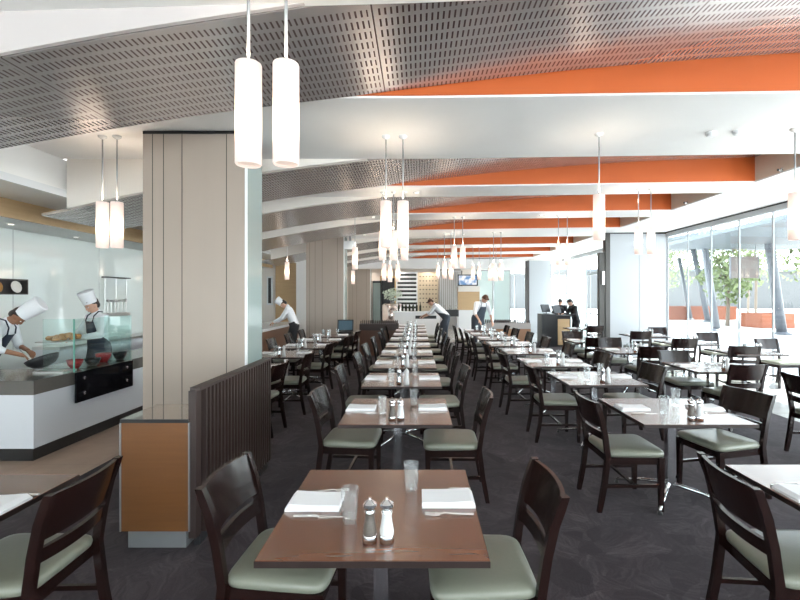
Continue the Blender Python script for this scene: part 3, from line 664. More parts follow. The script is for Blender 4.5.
MB().box(-.52, .52, 0, .22, .6, 2.85).build('timber_case', mat('blond_timber', (.74, .63, .46), .5, col2=(.66, .55, .40), scale=4), bx)
m = MB()
for i in range(6):
    for j in range(9): m.box(-.42+i*.16, -.42+i*.16+.06, -.004, 0, .85+j*.22, .85+j*.22+.05)
m.build('bottle_hole', M['groove'], bx)
sc = empty('vertical_slat_screen', (1.62, 22.2, 0)); tag(sc, 'screen of thin pale vertical slats in the far rear, left of the television', 'screen')
vs = MB().box(-.022, .022, 0, .06, .75, 2.86).mesh('slat'); vs.materials.append(M['white_gloss'])
for k in range(11): obj('slat', vs, sc, (-.50+k*.1, 0, 0))
MB().box(-.53, .53, -.01, .07, 2.86, 2.9).build('head_rail', M['white_gloss'], sc); MB().box(-.53, .53, -.01, .07, .70, .75).build('base_rail', M['white_gloss'], sc); MB().box(.52, .56, -.02, .08, 0, 2.9).build('end_post', M['groove'], sc)
MB().box(-.5, -.46, .0, .06, 0, .7).build('end_post', M['white_gloss'], sc)
bk = MB().box(-.53, .53, 0, .05, 0, 3.2).build('pale_backdrop_panel', mat('taupe_panel', (.42, .40, .39), .6)); bk.location = (1.62, 22.6, 0); tag(bk, 'taupe wall panel behind the vertical slat screen', 'panel')
fb = empty('back_counter', (1.30, 20.4, 0)); tag(fb, 'low dark back counter with glassware below the vertical slat screen', 'counter')
MB().box(-.5, .55, 0, .4, .72, 1.02).build('counter_body', M['black'], fb); MB().box(-.5, -.42, 0, .4, 0, .72).build('leg', M['steel'], fb); MB().box(.47, .55, 0, .4, 0, .72).build('leg', M['steel'], fb)
for k in range(4):
    o = MB().lathe([(.05, 0), (.09, .1), (.04, .16), (.06, .2)], 12).build('glass_decanter', M['tumbler'], smooth=True); o.location = (.95+k*.26, 20.58, 1.021); tag(o, 'clear glass decanter on the low dark back counter', 'decanter', 'decanters on the back counter')
wb_ = empty('timber_wall_cabinet', (2.36, 20.9, 0)); tag(wb_, 'pale timber wall cabinet below the television', 'cabinet')
MB().box(-.5, .5, .0, .4, 1.0, 2.05).build('timber_recess', M['palewood'], wb_); MB().box(-.5, .5, -.12, .4, 1.85, 2.1).build('upper_band', M['offwhite'], wb_); MB().box(-.5, .5, -.06, .4, 0, 1.0).build('white_door', M['white_gloss'], wb_)
tv = empty('television', (2.30, 20.715, 2.12)); tag(tv, 'wide black television showing a bright blue picture near the rear', 'television')
MB().box(-.48, .46, .0, .06, 0, .52).build('housing', M['black'], tv, bevel=.01)
MB().box(-.42, .40, -.004, -.001, .05, .47).build('screen', mat('tv_picture', (.1, .1, .1), .3, scale=4), tv)
t_ = bpy.data.materials['tv_picture'].node_tree; pb = t_.nodes['Principled BSDF']; nz = [n for n in t_.nodes if n.type == 'TEX_NOISE'][0]; cr = t_.nodes.new('ShaderNodeValToRGB')
t_.links.new(nz.outputs[0], cr.inputs[0]); t_.links.new(cr.outputs[0], pb.inputs['Emission Color']); pb.inputs['Emission Strength'].default_value = .9
cr.color_ramp.elements[0].position = .42; cr.color_ramp.elements[0].color = (.05, .2, .45, 1); cr.color_ramp.elements[1].position = .55; cr.color_ramp.elements[1].color = (.85, .85, .9, 1)
# dark opening, shelving cabinet and flower stand left of the shelves
dk = empty('dark_display_cabinet', (-1.5, 22.5, 0)); tag(dk, 'dark open display cabinet in a timber frame at the rear, left of shelving', 'cabinet')
MB().box(-.33, .33, .1, .3, .9, 2.55).build('dark_back', M['black'], dk); MB().box(-.40, -.33, 0, .3, .0, 2.65).build('frame', M['palewood'], dk); MB().box(.33, .40, 0, .3, 0, 2.65).build('frame', M['palewood'], dk); MB().box(-.33, .33, 0, .3, 2.55, 2.65).build('frame', M['palewood'], dk); MB().box(-.33, .33, 0, .3, 0, .9).build('base_cupboard', M['black'], dk)
gd = empty('glass_fridge', (-2.05, 22.4, 0)); tag(gd, 'tall dark glass-door drinks fridge beside the rear column', 'fridge')
MB().box(-.22, .22, 0, .4, 0, 2.4).build('fridge_body', M['black'], gd); MB().box(-.18, .18, -.015, 0, .3, 2.3).build('glass_door', M['mirror'], gd)
fs = empty('flower_stand', (-1.06, 18.6, 0)); tag(fs, 'polished steel drum stand carrying an arrangement at the end of the bar', 'stand')
MB().lathe([(.42, 0), (.42, 1.28), (.36, 1.34)], 32).build('steel_drum', mat('reflection_striped_steel', (.8, .62, .55), .15, 1, col2=(.85, .85, .85), scale=5, stretch=(6, 6, .1)), fs, smooth=True)  # copper and white reflections painted on the steel as vertical stripes
va = empty('flower_arrangement', (-1.06, 18.6, 1.342)); tag(va, 'green and white leafy arrangement in a glass vase on the steel drum', 'flowers')
MB().lathe([(.08, 0), (.10, .15), (.07, .28)], 16).build('vase', M['tumbler'], va, smooth=True)
rr = random.Random(5)
obj('foliage', leafball(rr, 260, (.42, .3, .26), .06), va, (0, 0, .38), mat('arrangement_leaf', (.25, .38, .22), .6, col2=(.8, .82, .78), scale=9))
bi = None
for k in range(7):
    o = MB().lathe([(.04, 0), (.04, .2), (.015, .26), (.015, .34)], 10).build('spirit_bottle', M['bottle'], smooth=True) if k == 0 else dup(bi)
    bi = bi or o; o.location = (-.75+k*.14, 17.6, 1.061); tag(o, 'dark spirit bottle standing on the left part of the white bar', 'bottle', 'spirit bottles on the white bar')

NOSCALE = {'back_bench', 'plate_shelf', 'plate', 'utensil_rack', 'ladle', 'wall_niche'}
P3 = {o for o in set(C.objects)-SET0 if o.name.split('.')[0] not in NOSCALE}
# ================================================================== CHAIRS
def rake(z):   # y of the rear post centre at height z
    pts = [(0, -.262), (.22, -.225), (.45, -.20), (.62, -.222), (.76, -.25), (.885, -.29)]
    for (a, ya), (b, yb) in zip(pts, pts[1:]):
        if z <= b: t = (z-a)/(b-a); return ya+(yb-ya)*t
    return pts[-1][1]
def make_chair():
    e = empty('dining_chair')
    # upholstered pad, wider at the front, softly domed
    m = MB(); N = 28; secs = []
    def ring(s, z):
        out = []
        for k in range(N):
            a = 2*PI*k/N; c, q = math.cos(a), math.sin(a)
            u = math.copysign(abs(c)**.27, c); v = math.copysign(abs(q)**.27, q)
            y = v*.215; w = .205+.02*(v*.5+.5); out.append((u*w*s, .012+y*s, z))
        return out
    for s, z in ((.93, .437), (.985, .445), (1, .462), (.985, .479), (.93, .490), (.80, .496), (.5, .499), (.1, .5)): secs.append(ring(s, z))
    o = m.sweep(secs).build('seat', M['seat'], e, smooth=True)
    MB().hexa([(-.19, -.19, .38), (.19, -.19, .38), (.205, .205, .38), (-.205, .205, .38), (-.19, -.19, .437), (.19, -.19, .437), (.205, .205, .437), (-.205, .205, .437)]).build('seat_frame', M['darkwood'], e, bevel=.004)
    for s in (-1, 1):
        m = MB(); m.hexa([(s*.196-.014, .178, 0), (s*.196+.014, .178, 0), (s*.196+.014, .206, 0), (s*.196-.014, .206, 0), (s*.192-.02, .17, .437), (s*.192+.02, .17, .437), (s*.192+.02, .212, .437), (s*.192-.02, .212, .437)])
        m.build('leg', M['darkwood'], e, bevel=.003)
        secs = []
        for z in (0, .1, .22, .34, .45, .54, .62, .69, .76, .83, .885):
            y = rake(z); x = s*(.196+.012*(z > .5)*(z-.5)*2); hw = .0135 if z < .1 else .016; hd = .015 if z in (0, .885) else .018
            secs.append([(x-hw, y-hd, z), (x+hw, y-hd, z), (x+hw, y+hd, z), (x-hw, y+hd, z)])
        autosmooth(MB().sweep(secs).build('leg', M['darkwood'], e), .5)
        MB().hexa([(s*.194-.009, -.212, .195), (s*.194+.009, -.212, .195), (s*.194+.009, .185, .195), (s*.194-.009, .185, .195), (s*.194-.009, -.212, .22), (s*.194+.009, -.212, .22), (s*.194+.009, .185, .22), (s*.194-.009, .185, .22)]).build('stretcher', M['darkwood'], e)
    def bent(z0, z1, n=10, th=.018):
        secs = []
        for k in range(n+1):
            x = -.19+.38*k/n; cv = -.028*(1-(x/.19)**2)
            secs.append([(x, rake(z0)+cv-th/2, z0), (x, rake(z1)+cv-th/2, z1), (x, rake(z1)+cv+th/2, z1), (x, rake(z0)+cv+th/2, z0)])
        return MB().sweep(secs)
    autosmooth(bent(.675, .882).build('backrest', M['darkwood'], e), .7)
    autosmooth(bent(.575, .640, th=.022).build('back_rail', M['darkwood'], e), .7)
    MB().box(-.19, .19, -.01, .01, .2, .22).build('stretcher', M['darkwood'], e)
    return e
CH0 = make_chair(); used = [False]
def chair(x, y, rz, lab, grp):
    """x, y: centre of the seat; rz: heading of the sitter (0 faces away from the camera)"""
    o = CH0 if not used[0] else dup(CH0); used[0] = True
    o.location = (x, y, FL); o.scale = (1, 1, .904); o.rotation_euler = (0, 0, rz); tag(o, lab, 'chair', grp); return o

# ================================================================== TABLES
def make_table():
    e = empty('dining_table')
    MB().box(-.4, .4, -.4, .4, .722, .75).build('tabletop', M['tabletop'], e, bevel=.002)
    m = MB().box(-.402, .402, -.402, -.4, .7225, .7475).box(-.402, .402, .4, .402, .7225, .7475).box(-.402, -.4, -.4, .4, .7225, .7475).box(.4, .402, -.4, .4, .7225, .7475)
    m.build('edge_band', M['tableedge'], e)
    MB().box(-.03, .03, -.03, .03, .08, .70).build('pedestal', M['chrome'], e, bevel=.006)
    MB().box(-.19, .19, -.19, .19, .70, .722).build('mounting_plate', M['black'], e)
    for k in range(4):
        a = PI/4+k*PI/2+.12; c, s = math.cos(a), math.sin(a)
        f = MB().tube([(.0*c, .0*s, .10), (.06*c, .06*s, .105), (.2*c, .2*s, .085), (.40*c, .40*s, .032)], [.016, .017, .015, .012], 10).build('foot', M['chrome'], e, smooth=True)
        MB().lathe([(.018, 0), (.018, .012), (.008, .024)], 12, (.395*c, .395*s, 0)).build('glide', M['black'], f)
    return e
TB0 = make_table(); tused = [False]
# place-setting prototypes
def proto_napkin():
    m = MB(); secs = []
    for x in (-.115, -.10, 0, .10, .112):
        h = .012 if x < -.11 else .028 if x < 0 else .022
        secs.append([(x, -.075, 0), (x, .075, 0), (x, .078, h*.6), (x, .068, h), (x, -.066, h), (x, -.077, h*.6)])
    return m.sweep(secs).mesh('folded_napkin')
NAP = proto_napkin(); NAP.materials.append(M['napkin'])
for p in NAP.polygons: p.use_smooth = False
m = MB(); m.tube([(-.10, 0, .004), (-.03, 0, .006), (.02, 0, .010), (.04, 0, .006)], [.0075, .0055, .005, .006], 6, flat=.6)
m.hexa([(.04, -.010, .002), (.06, -.012, .002), (.06, .012, .002), (.04, .010, .002), (.04, -.010, .006), (.06, -.012, .006), (.06, .012, .006), (.04, .010, .006)])
for k in range(4): y = -.0105+k*.007; m.hexa([(.06, y-.0015, .002), (.10, y-.001, .006), (.10, y+.001, .006), (.06, y+.0015, .002), (.06, y-.0015, .005), (.10, y-.001, .008), (.10, y+.001, .008), (.06, y+.0015, .005)])
FORK = m.mesh('fork'); FORK.materials.append(M['cutlery'])
m = MB(); m.tube([(-.10, 0, .005), (-.02, 0, .0065), (0, 0, .005)], [.0075, .0075, .006], 6, flat=.6)
m.hexa([(0, -.004, 0), (.10, -.001, 0), (.10, .006, 0), (0, .007, 0), (0, -.004, .003), (.10, -.001, .002), (.10, .006, .002), (0, .007, .003)])
KNIFE = m.mesh('knife'); KNIFE.materials.append(M['cutlery'])
m = MB(); m.lathe([(.026, 0), (.029, .012), (.036, .138), (.0345, .138), (.027, .022), (.001, .018)], 8, cap1=False)
TUM = m.mesh('water_glass', .0, fix=False); TUM.materials.append(M['tumbler'])
def make_mill(kind):
    e = empty(kind+'_mill')
    MB().lathe([(.0265, 0), (.0265, .028), (.024, .032)], 20).build('steel_base', M['chrome'], e, smooth=True)
    autosmooth(MB().lathe([(.025, .032), (.026, .045), (.020, .075), (.0175, .095), (.021, .112)], 20).build('clear_body', M['peppercorn'] if kind == 'pepper' else M['salt'], e))
    autosmooth(MB().lathe([(.019, .112), (.017, .120), (.0255, .132), (.0245, .143), (.012, .153), (.005, .157), (.007, .163), (.001, .167)], 20).build('steel_knob', M['chrome'], e))
    return e
PM0 = make_mill('pepper'); SM0 = make_mill('salt')
def lite(kind, e):   # small far copies: one mesh
    m = MB()
    m.lathe([(.0265, 0), (.0265, .032), (.02, .075), (.019, .112), (.0255, .132), (.012, .153), (.001, .167)], 10)
    me = m.mesh(kind+'_mill'); me.materials.append(M['chrome' if kind == 'pepper' else 'salt'])
    for i, p in enumerate(me.polygons): p.use_smooth = True
    return me
PML = lite('pepper', None); SML = lite('salt', None); mused = [False]
def table(cx, y0, rz, where, setting=True, j=0.0, big=False, glasses=2, swap=1):
    """y0: distance of the near edge; where: short phrase naming the table"""
    o = TB0 if not tused[0] else dup(TB0); tused[0] = True
    o.location = (cx, y0+.4, FL); o.scale = (1, 1, .67/.75); o.rotation_euler = (0, 0, rz)
    tag(o, 'square brown table on chrome base, '+where, 'table', 'dining tables')
    if not setting: return
    R = Matrix.Rotation(rz, 3, 'Z'); r = random.Random(int(abs(cx)*91+y0*37))
    def put(me, x, y, a, lab, cat, grp, name=None):
        x += r.uniform(-j, j); y += r.uniform(-j, j)
        p = Vector((cx, y0+.4, .7505))+R@Vector((x, y-.4, 0))
        if isinstance(me, bpy.types.Mesh): q = obj(name, me, None, p)
        else: q = dup(me) if mused[0] else me; q.location = p
        q.rotation_euler = (0, 0, rz+a); tag(q, lab, cat, grp); return q
    w = where
    put(NAP, -.285, .42, 0, 'white folded napkin, left side of the %s' % w, 'napkin', 'folded napkins on the tables', 'folded_napkin')
    put(NAP, .285, .45, PI, 'white folded napkin, right side of the %s' % w, 'napkin', 'folded napkins on the tables', 'folded_napkin')
    if y0 < 8.5:
        put(KNIFE, -.25, .30, 0, 'steel knife by the left napkin, %s' % w, 'knife', 'knives on the tables', 'table_knife')
        put(FORK, -.26, .535, .15, 'steel fork by the left napkin, %s' % w, 'fork', 'forks on the tables', 'table_fork')
        put(FORK, .285, .318, PI, 'steel fork by the right napkin, %s' % w, 'fork', 'forks on the tables', 'table_fork')
        put(KNIFE, .30, .560, PI, 'steel knife by the right napkin, %s' % w, 'knife', 'knives on the tables', 'table_knife')
    put(TUM, -.115, .26, .2, 'clear water glass, left of centre, %s' % w, 'glass', 'water glasses on the tables', 'water_glass')
    put(TUM, .125, .53, .5, 'clear water glass, right of centre, %s' % w, 'glass', 'water glasses on the tables', 'water_glass')
    full = y0 < 4
    put(PM0 if full else PML, -.02, .115, 0, 'steel-topped pepper mill, %s' % w, 'pepper mill', 'pepper mills on the tables', 'pepper_mill')
    put(SM0 if full else SML, .042, .115, 0, 'steel-topped salt mill, %s' % w, 'salt mill', 'salt mills on the tables', 'salt_mill')
    mused[0] = mused[0] or full
ORD = ['nearest', 'second', 'third', 'fourth', 'fifth', 'sixth', 'seventh', 'eighth', 'ninth', 'tenth', 'eleventh', 'twelfth']
rc = random.Random(11)
def jit(a): return rc.uniform(-a, a)
# central row
AY = [1.53, 3.15, 4.475, 5.625, 6.8, 7.9, 9.05, 10.2, 11.3, 12.35, 13.4]
for i, y in enumerate(AY):
    w = ORD[i]+' table of the central row'
    cx = -.156-.004*i
    table(cx, y, 0, w, j=0 if i == 0 else .012)
    yc = y+.43
    L = {0: (-.57, 1.99, -PI/2-.07), 1: (-.54, 3.68, -PI/2-.06)}.get(i, (-.555+jit(.03), yc+jit(.03), -PI/2+jit(.06)))
    Rr = {0: (.27, 1.93, PI/2+.02), 1: (.27, 3.62, PI/2-.02)}.get(i, (.27+jit(.03), yc+jit(.03), PI/2+jit(.06)))
    if i == 10: continue
    if i < 9: chair(*L, 'dark wooden chair with sage seat, left of the '+w, 'chairs along the central row')
    chair(*Rr, 'dark wooden chair with sage seat, right of the '+w, 'chairs along the central row')
# row right of the aisle
BT = [(2.04, 1.6), (1.985, 3.15), (1.93, 4.55), (1.84, 5.75), (1.80, 7.0), (1.73, 8.1), (1.68, 9.2), (1.66, 10.3), (1.64, 11.4)]
for i, (x, y) in enumerate(BT):
    w = ORD[i]+' table right of the aisle'
    table(x, y, 0, w, j=.015)
    yc = y+.42
    L = {0: (1.66, 1.98, -PI/2-.09), 1: (1.575, 3.47, -PI/2+.02), 2: (1.53, 5.02, -PI/2)}.get(i, (x-.40+jit(.03), yc+jit(.03), -PI/2+jit(.06)))
    Rr = {1: (2.42, 3.62, PI/2+.22), 2: (2.38, 5.05, PI/2+.12)}.get(i, (x+.42+jit(.02), yc+jit(.03), PI/2+.08+jit(.05)))
    chair(*L, 'dark wooden chair with sage seat, left of the '+w, 'chairs along the row right of the aisle')
    if i: chair(*Rr, 'dark wooden chair with sage seat, right of the '+w, 'chairs along the row right of the aisle')
# window side tables with chairs on their near and far sides
WT = [(3.72, 5.33, .0, 'nearest table of the inner window row', (3.72, 5.36, .06), (3.62, 6.10, PI)),
      (3.52, 7.08, .0, 'second table of the inner window row', (3.60, 7.18, .02), (3.55, 8.08, PI)),
      (3.45, 8.75, .0, 'third table of the inner window row', (3.36, 8.70, .0), (3.38, 9.6, PI)),
      (4.55, 12.1, .0, 'table just left of the white partition', (4.62, 12.0, .0), None),
      (5.31, 6.92, .0, 'nearest table beside the glass wall', (5.10, 7.22, -.20), (6.32, 7.86, PI+.1)),
      (5.18, 8.32, .0, 'second table beside the glass wall', (4.90, 8.48, -.12), (6.12, 9.25, PI)),
      (5.20, 9.95, .0, 'table before the white partition', (4.92, 10.15, -.1), (5.92, 10.85, PI))]
for x, y, a, w, n, f in WT:
    table(x, y, a, w, j=.02)
    if n: chair(*n, 'dark chair seen from behind, near side of '+w, 'chairs of the window side tables')
    if f: chair(*f, 'dark chair facing the camera, far side of '+w, 'chairs of the window side tables')
chair(5.62, 8.62+.1, PI+.1, 'dark chair with pale reflecting back beyond the nearest window wall table', 'chairs of the window side tables') if 0 else None
chair(3.99, 4.36, -PI/2, 'dark wooden chair cut off by the right edge of the photo', 'chairs of the window side tables')
# tables behind the grey column, near the kitchen
for i, (x, y) in enumerate([(-2.15, 5.2), (-2.04, 6.6), (-2.0, 7.75), (-1.98, 8.8), (-2.0, 9.9)]):
    w = ORD[i]+' table behind the big grey column'
    table(x, y, 0, w, j=.015)
    chair([-1.86, -1.76, -1.72, -1.62, -1.6][i], [5.2, 6.15, 7.42, 8.7, 9.95][i], PI/2-.05+jit(.05), 'dark wooden chair with sage seat, right of the '+w, 'chairs behind the grey column')
    if i: chair(x-.40, y+.42+jit(.03), -PI/2+jit(.05), 'dark wooden chair, left of the '+w, 'chairs behind the grey column')
# table at the left edge
table(-2.11, 1.47, 0, 'table at the left edge near the kitchen', j=.0)
chair(-1.72, 1.94, PI/2+.03, 'dark wooden chair with sage seat in the left foreground beside the edge table', 'chairs of the left foreground')

# ================================================================== HANGING LAMPS
def make_lamp(L, D, ztop, zc):
    e = empty('pendant_lamp')
    r = D/2
    m = MB(); m.lathe([(r*.93, 0), (r, .006), (r, L-.004), (r*.97, L), (.012, L), (.012, L-.01), (r*.92, L-.012), (r*.92, .006)], 28, cap0=False, cap1=False)
    autosmooth(m.build('opal_glass_shade', M['opal'], e, fix=True))
    MB().lathe([(r*.90, .012), (r*.90, .016)], 24).build('diffuser', M['opalbase'], e)
    MB().tube([(0, 0, L-.005), (0, 0, ztop)], .007, 10).build('hanging_rod', M['alu'], e, smooth=True)
    MB().lathe([(.04, ztop), (.04, ztop-.012), (.016, ztop-.03), (.007, ztop-.035)], 20).build('ceiling_rose', M['white_gloss'], e, smooth=True)
    return e
def lamp(px, d, yb, L, lab, D=.112):
    p = sp(px, yb, d); zc = soff(p.x)
    # ceiling above a bay is the slotted panel
    for a, b in BAYS:
        if a < d < b: zc = prof(p.x)
    if 19.3 < d < 20: zc = 2.84
    p.z += .012; e = make_lamp(L-.025, D, zc-p.z-.001, 0)
    if d < 16:      # light leaving the open top of the tube
        ld = bpy.data.lights.new('lamp_light', 'SPOT'); ld.energy = 8; ld.color = (1, .82, .64); ld.spot_size = 2.5; ld.spot_blend = .9; ld.shadow_soft_size = .03
        lo = bpy.data.objects.new('lamp_light', ld); C.objects.link(lo); lo.parent = e; lo.location = (0, 0, L+.0); lo.rotation_euler = (PI, 0, 0)
    e.location = p; tag(e, lab, 'pendant light', 'tubular glass pendant lamps')
G = 'white glass tube lamp on rod, '
for px, d, yb, L, lab in [
    (248.5, 1.96, 168, .465, 'large, left of the two before the column'), (286, 1.96, 167.5, .463, 'large, right of the two before the column'),
    (102.5, 4.5, 249, .48, 'left of the pair by the kitchen'), (117, 4.5, 249, .48, 'right of the pair by the kitchen'),
    (386, 4.5, 249, .49, 'left of the pair above the central tables'), (403, 4.5, 249, .49, 'right of the pair above the central tables'),
    (599, 4.5, 241.5, .48, 'the single one above the tables right of the aisle'), (795, 4.45, 241, .49, 'cut by the right edge of the photo'),
    (382.5, 6.9, 261, .47, 'behind and left of the central pair'), (393.5, 6.9, 261, .47, 'seen between the central pair'), (404.5, 6.9, 261, .47, 'behind the right lamp of the central pair'),
    (638.5, 6.9, 255, .45, 'left of the pair in front of the white partition'), (651, 6.9, 255, .45, 'right of the pair in front of the white partition'),
    (454.3, 9.15, 269, .47, 'left of the nearer pair over the far aisle'), (462.7, 9.15, 269, .47, 'right of the nearer pair over the far aisle'),
    (558.5, 9.15, 266, .46, 'left of the pair before the rear glass panels'), (567.3, 9.15, 266, .46, 'right of the pair before the rear glass panels'),
    (355, 9.1, 270, .47, 'left side, in front of the second grey column'),
    (287, 11.4, 280, .47, 'far left, beside the passage to the kitchen'),
    (353, 14.8, 284.5, .47, 'small, below the lamp in front of second grey column'),
    (384, 11.5, 281, .47, 'small, leftmost of the three below the central pair'), (390, 11.5, 282.5, .47, 'small, middle of the three below the central pair'), (397.8, 11.5, 282, .47, 'small, rightmost of the three below the central pair'),
    (444.5, 11.5, 279, .47, 'small, left under the nearer far-aisle pair'), (451, 11.5, 280, .47, 'small, right under the nearer far-aisle pair'),
    (493.5, 11.5, 281, .47, 'left of the pair before the rear windows'), (501, 11.5, 281, .47, 'right of the pair before the rear windows'),
    (437.8, 14.8, 279, .47, 'tiny, leftmost over the far aisle'), (473, 14.8, 280, .47, 'tiny, left of the pair above the television'), (479.2, 14.8, 280, .47, 'tiny, right of the pair above the television'),
    (490, 14.8, 281, .45, 'tiny, beside the pair before the rear windows'), (496, 14.8, 281.5, .45, 'tiny, between the pair before the rear windows')]:
    lamp(px, d, yb, L, G+lab)
# small white spotlight bracket on the second column
sp_ = sp(352, 243, 11.6)
lb = empty('wall_floodlight', (-1.80, 11.95, 3.0)); tag(lb, 'small white spotlight bracket fixed beside the top of the second column', 'spotlight')
MB().box(-.14, .14, -.12, .12, -.12, .1).build('lamp_box', M['white_gloss'], lb, bevel=.02); MB().box(-.03, .03, -.02, .02, .1, .24).build('bracket', M['alu'], lb)
# ================================================================== PEOPLE
import numpy as np
SPH = {}
class PB:   # fast collector of ellipsoids for the bodies and clothes
    def __init__(s): s.v = []; s.f = []; s.n = 0
    def ball(s, c, r, n=12, rot=None):
        if n not in SPH:
            b_ = bmesh.new(); bmesh.ops.create_uvsphere(b_, u_segments=n, v_segments=max(6, n*2//3), radius=1); b_.verts.index_update()
            SPH[n] = (np.array([v.co[:] for v in b_.verts]), [[v.index for v in f_.verts] for f_ in b_.faces]); b_.free()
        V_, F_ = SPH[n]; r = np.array(r if isinstance(r, (tuple, list)) else (r, r, r)); P = V_*r
        if rot is not None: P = P @ np.array([list(q) for q in rot]).T
        s.v.append(P+np.array(c[:])); s.f += [[i+s.n for i in q] for q in F_]; s.n += len(V_)
        return s
    def mesh(s, name):
        me = bpy.data.meshes.new(name); me.from_pydata(np.concatenate(s.v).tolist(), [], s.f); me.update(); return me
tmp_scene = bpy.data.scenes.new('tmp')
def fuse(mb, name, voxel, mt, parent, smooth=2):
    me = mb.mesh(name+'_raw'); o = bpy.data.objects.new(name+'_raw', me); tmp_scene.collection.objects.link(o)
    r = o.modifiers.new('r', 'REMESH'); r.mode = 'VOXEL'; r.voxel_size = voxel
    if smooth: s = o.modifiers.new('s', 'SMOOTH'); s.iterations = smooth; s.factor = .5
    with bpy.context.temp_override(scene=tmp_scene, view_layer=tmp_scene.view_layers[0]):
        dg = bpy.context.evaluated_depsgraph_get(); dg.update()
    nm = bpy.data.meshes.new_from_object(o.evaluated_get(dg)); nm.name = name
    bpy.data.objects.remove(o, do_unlink=True); bpy.data.meshes.remove(me)
    nm.materials.clear(); return obj(name, nm, parent, None, mt, True)
def limb(m, pts, rs, n=12):
    pts = [Vector(p) for p in pts]
    for i in range(len(pts)-1):
        a, b = pts[i], pts[i+1]; k = max(2, int((b-a).length/(.6*min(rs[i], rs[i+1])))+1)
        for q in range(k+1): t = q/k; m.ball(a.lerp(b, t), rs[i]+(rs[i+1]-rs[i])*t, n)
def person(name, loc, rz, J, skin, hair, top, bottom, lab, apron=None, hat=None, voxel=.010, sleeve=1.0, cap=None, shoes='black', bib=True, tool=None):
    """J: joints in metres in a frame where the person faces +Y; origin on the floor"""
    e = empty('person', (loc[0], loc[1], FL), rz); e.scale = (.9, .9, .9); V = {k: Vector(v) for k, v in J.items()}
    tag(e, lab, 'person')
    hip = V['hip']; ch = V['chest']; nk = V['neck']; hd = V['head']
    up = (ch-hip).normalized(); hu = (hd-nk).normalized(); look = V['look'].normalized(); side = look.cross(hu).normalized(); look = hu.cross(side)*-1 if hu.cross(side).dot(look) < 0 else hu.cross(side)
    Rh = Matrix((side, look, hu)).transposed()
    across = (V['shR']-V['shL']).normalized(); fr = up.cross(across)*-1 if up.cross(across).y < -9 else up.cross(across)
    Rt = Matrix((across, fr.normalized(), up)).transposed()
    b = PB()
    # torso
    for t in [i/8 for i in range(9)]:
        p = hip.lerp(ch, t); w = .155-.02*math.sin(PI*t*.9)+.01*t; b.ball(p, (w, .10, .08), 14, Rt)
    b.ball(ch+up*.06, (.165, .10, .08), 14, Rt); limb(b, [ch+up*.10, nk, nk.lerp(hd, .4)], [.075, .055, .055])
    # legs
    for s in 'LR':
        hp = hip+Rt@Vector(((-.09 if s == 'L' else .09), 0, -.04)); kn = V['kn'+s]; an = V['an'+s]
        limb(b, [hp, kn, an], [.085, .055, .038]); ft = V['ft'+s]
        limb(b, [an-Vector((0, 0, .03)), ft], [.038, .03], 8)
        limb(b, [V['sh'+s], V['el'+s], V['wr'+s]], [.052, .038, .026], 12); limb(b, [ch+up*.10, V['sh'+s]], [.06, .056])
        # hand: palm, four fingers and thumb, curled towards the palm side
        w = V['wr'+s]; d = (V['hd'+s]-w).normalized(); n = Vector((0, 0, -1)); n = (n-d*n.dot(d)).normalized() if abs(d.z) < .95 else Vector((0, 1, 0)); a = d.cross(n)
        Rp = Matrix((a, d, n)).transposed()
        b.ball(w+d*.045, (.038, .05, .014), 12, Rp)
        for k in range(4):
            o = (k-1.5)*.019; Lf = [.036, .042, .040, .030][k]; p0 = w+d*.08+a*o; p1 = p0+d*Lf+n*.012; p2 = p1+d*Lf*.45+n*Lf*.7
            limb(b, [p0-d*.02, p0, p1, p2], [.0095, .0095, .0085, .007], 8)
        sg_ = -1 if s == 'L' else 1
        p0 = w+d*.03-a*sg_*.03; limb(b, [p0, p0+d*.03-a*sg_*.022+n*.01, p0+d*.055-a*sg_*.022+n*.028], [.012, .0105, .008], 8)
    # head with jaw, nose, ears
    def H(x, y, z): return hd+Rh@Vector((x, y, z))
    b.ball(hd+Rh@Vector((0, -.012, .02)), (.074, .092, .090), 18, Rh); b.ball(H(0, .012, -.045), (.058, .068, .062), 16, Rh); b.ball(H(0, .045, -.082), (.03, .028, .022), 10, Rh)
    b.ball(H(0, .088, -.02), (.013, .02, .024), 10, Rh); b.ball(H(0, .078, .012), (.03, .016, .012), 8, Rh); b.ball(H(0, .074, -.058), (.024, .014, .012), 8, Rh)
    for sx in (-1, 1): b.ball(H(sx*.074, -.01, -.015), (.01, .022, .03), 10, Rh)
    body = fuse(b, 'body', voxel, skin, e)
    for sx in (-1, 1):
        MB().ball(H(sx*.03, .074, .004), (.011, .008, .006), 8, Rh).build('eye', M['white_gloss'], e, smooth=True)
        MB().ball(H(sx*.03, .081, .003), (.005, .004, .005), 8, Rh).build('iris', M['black'], e, smooth=True)
        MB().ball(H(sx*.03, .080, .022), (.016, .006, .004), 8, Rh).build('eyebrow', hair, e, smooth=True)
    MB().ball(H(0, .087, -.058), (.020, .006, .005), 10, Rh).build('mouth', mat('lips', (.35, .12, .10), .5), e, smooth=True)
    hb = PB(); hb.ball(H(0, -.028, .040), (.080, .090, .084), 16, Rh); hb.ball(H(0, -.060, -.01), (.070, .052, .07), 14, Rh); hb.ball(H(-.03, .045, .085), (.045, .035, .028), 10, Rh); hb.ball(H(.03, .04, .087), (.045, .035, .026), 10, Rh)
    fuse(hb, 'hair', .010, hair, e, 1)
    # clothes
    s_ = PB(); g = .014
    for t in [i/8 for i in range(9)]:
        p = hip.lerp(ch, t); w = .155-.015*math.sin(PI*t*.9)+.01*t; s_.ball(p, (w+g+.006, .10+g+.008, .085), 14, Rt)
    s_.ball(ch+up*.06, (.165+g, .10+g, .09), 14, Rt); limb(s_, [ch+up*.10, nk-hu*.0], [.085, .064])
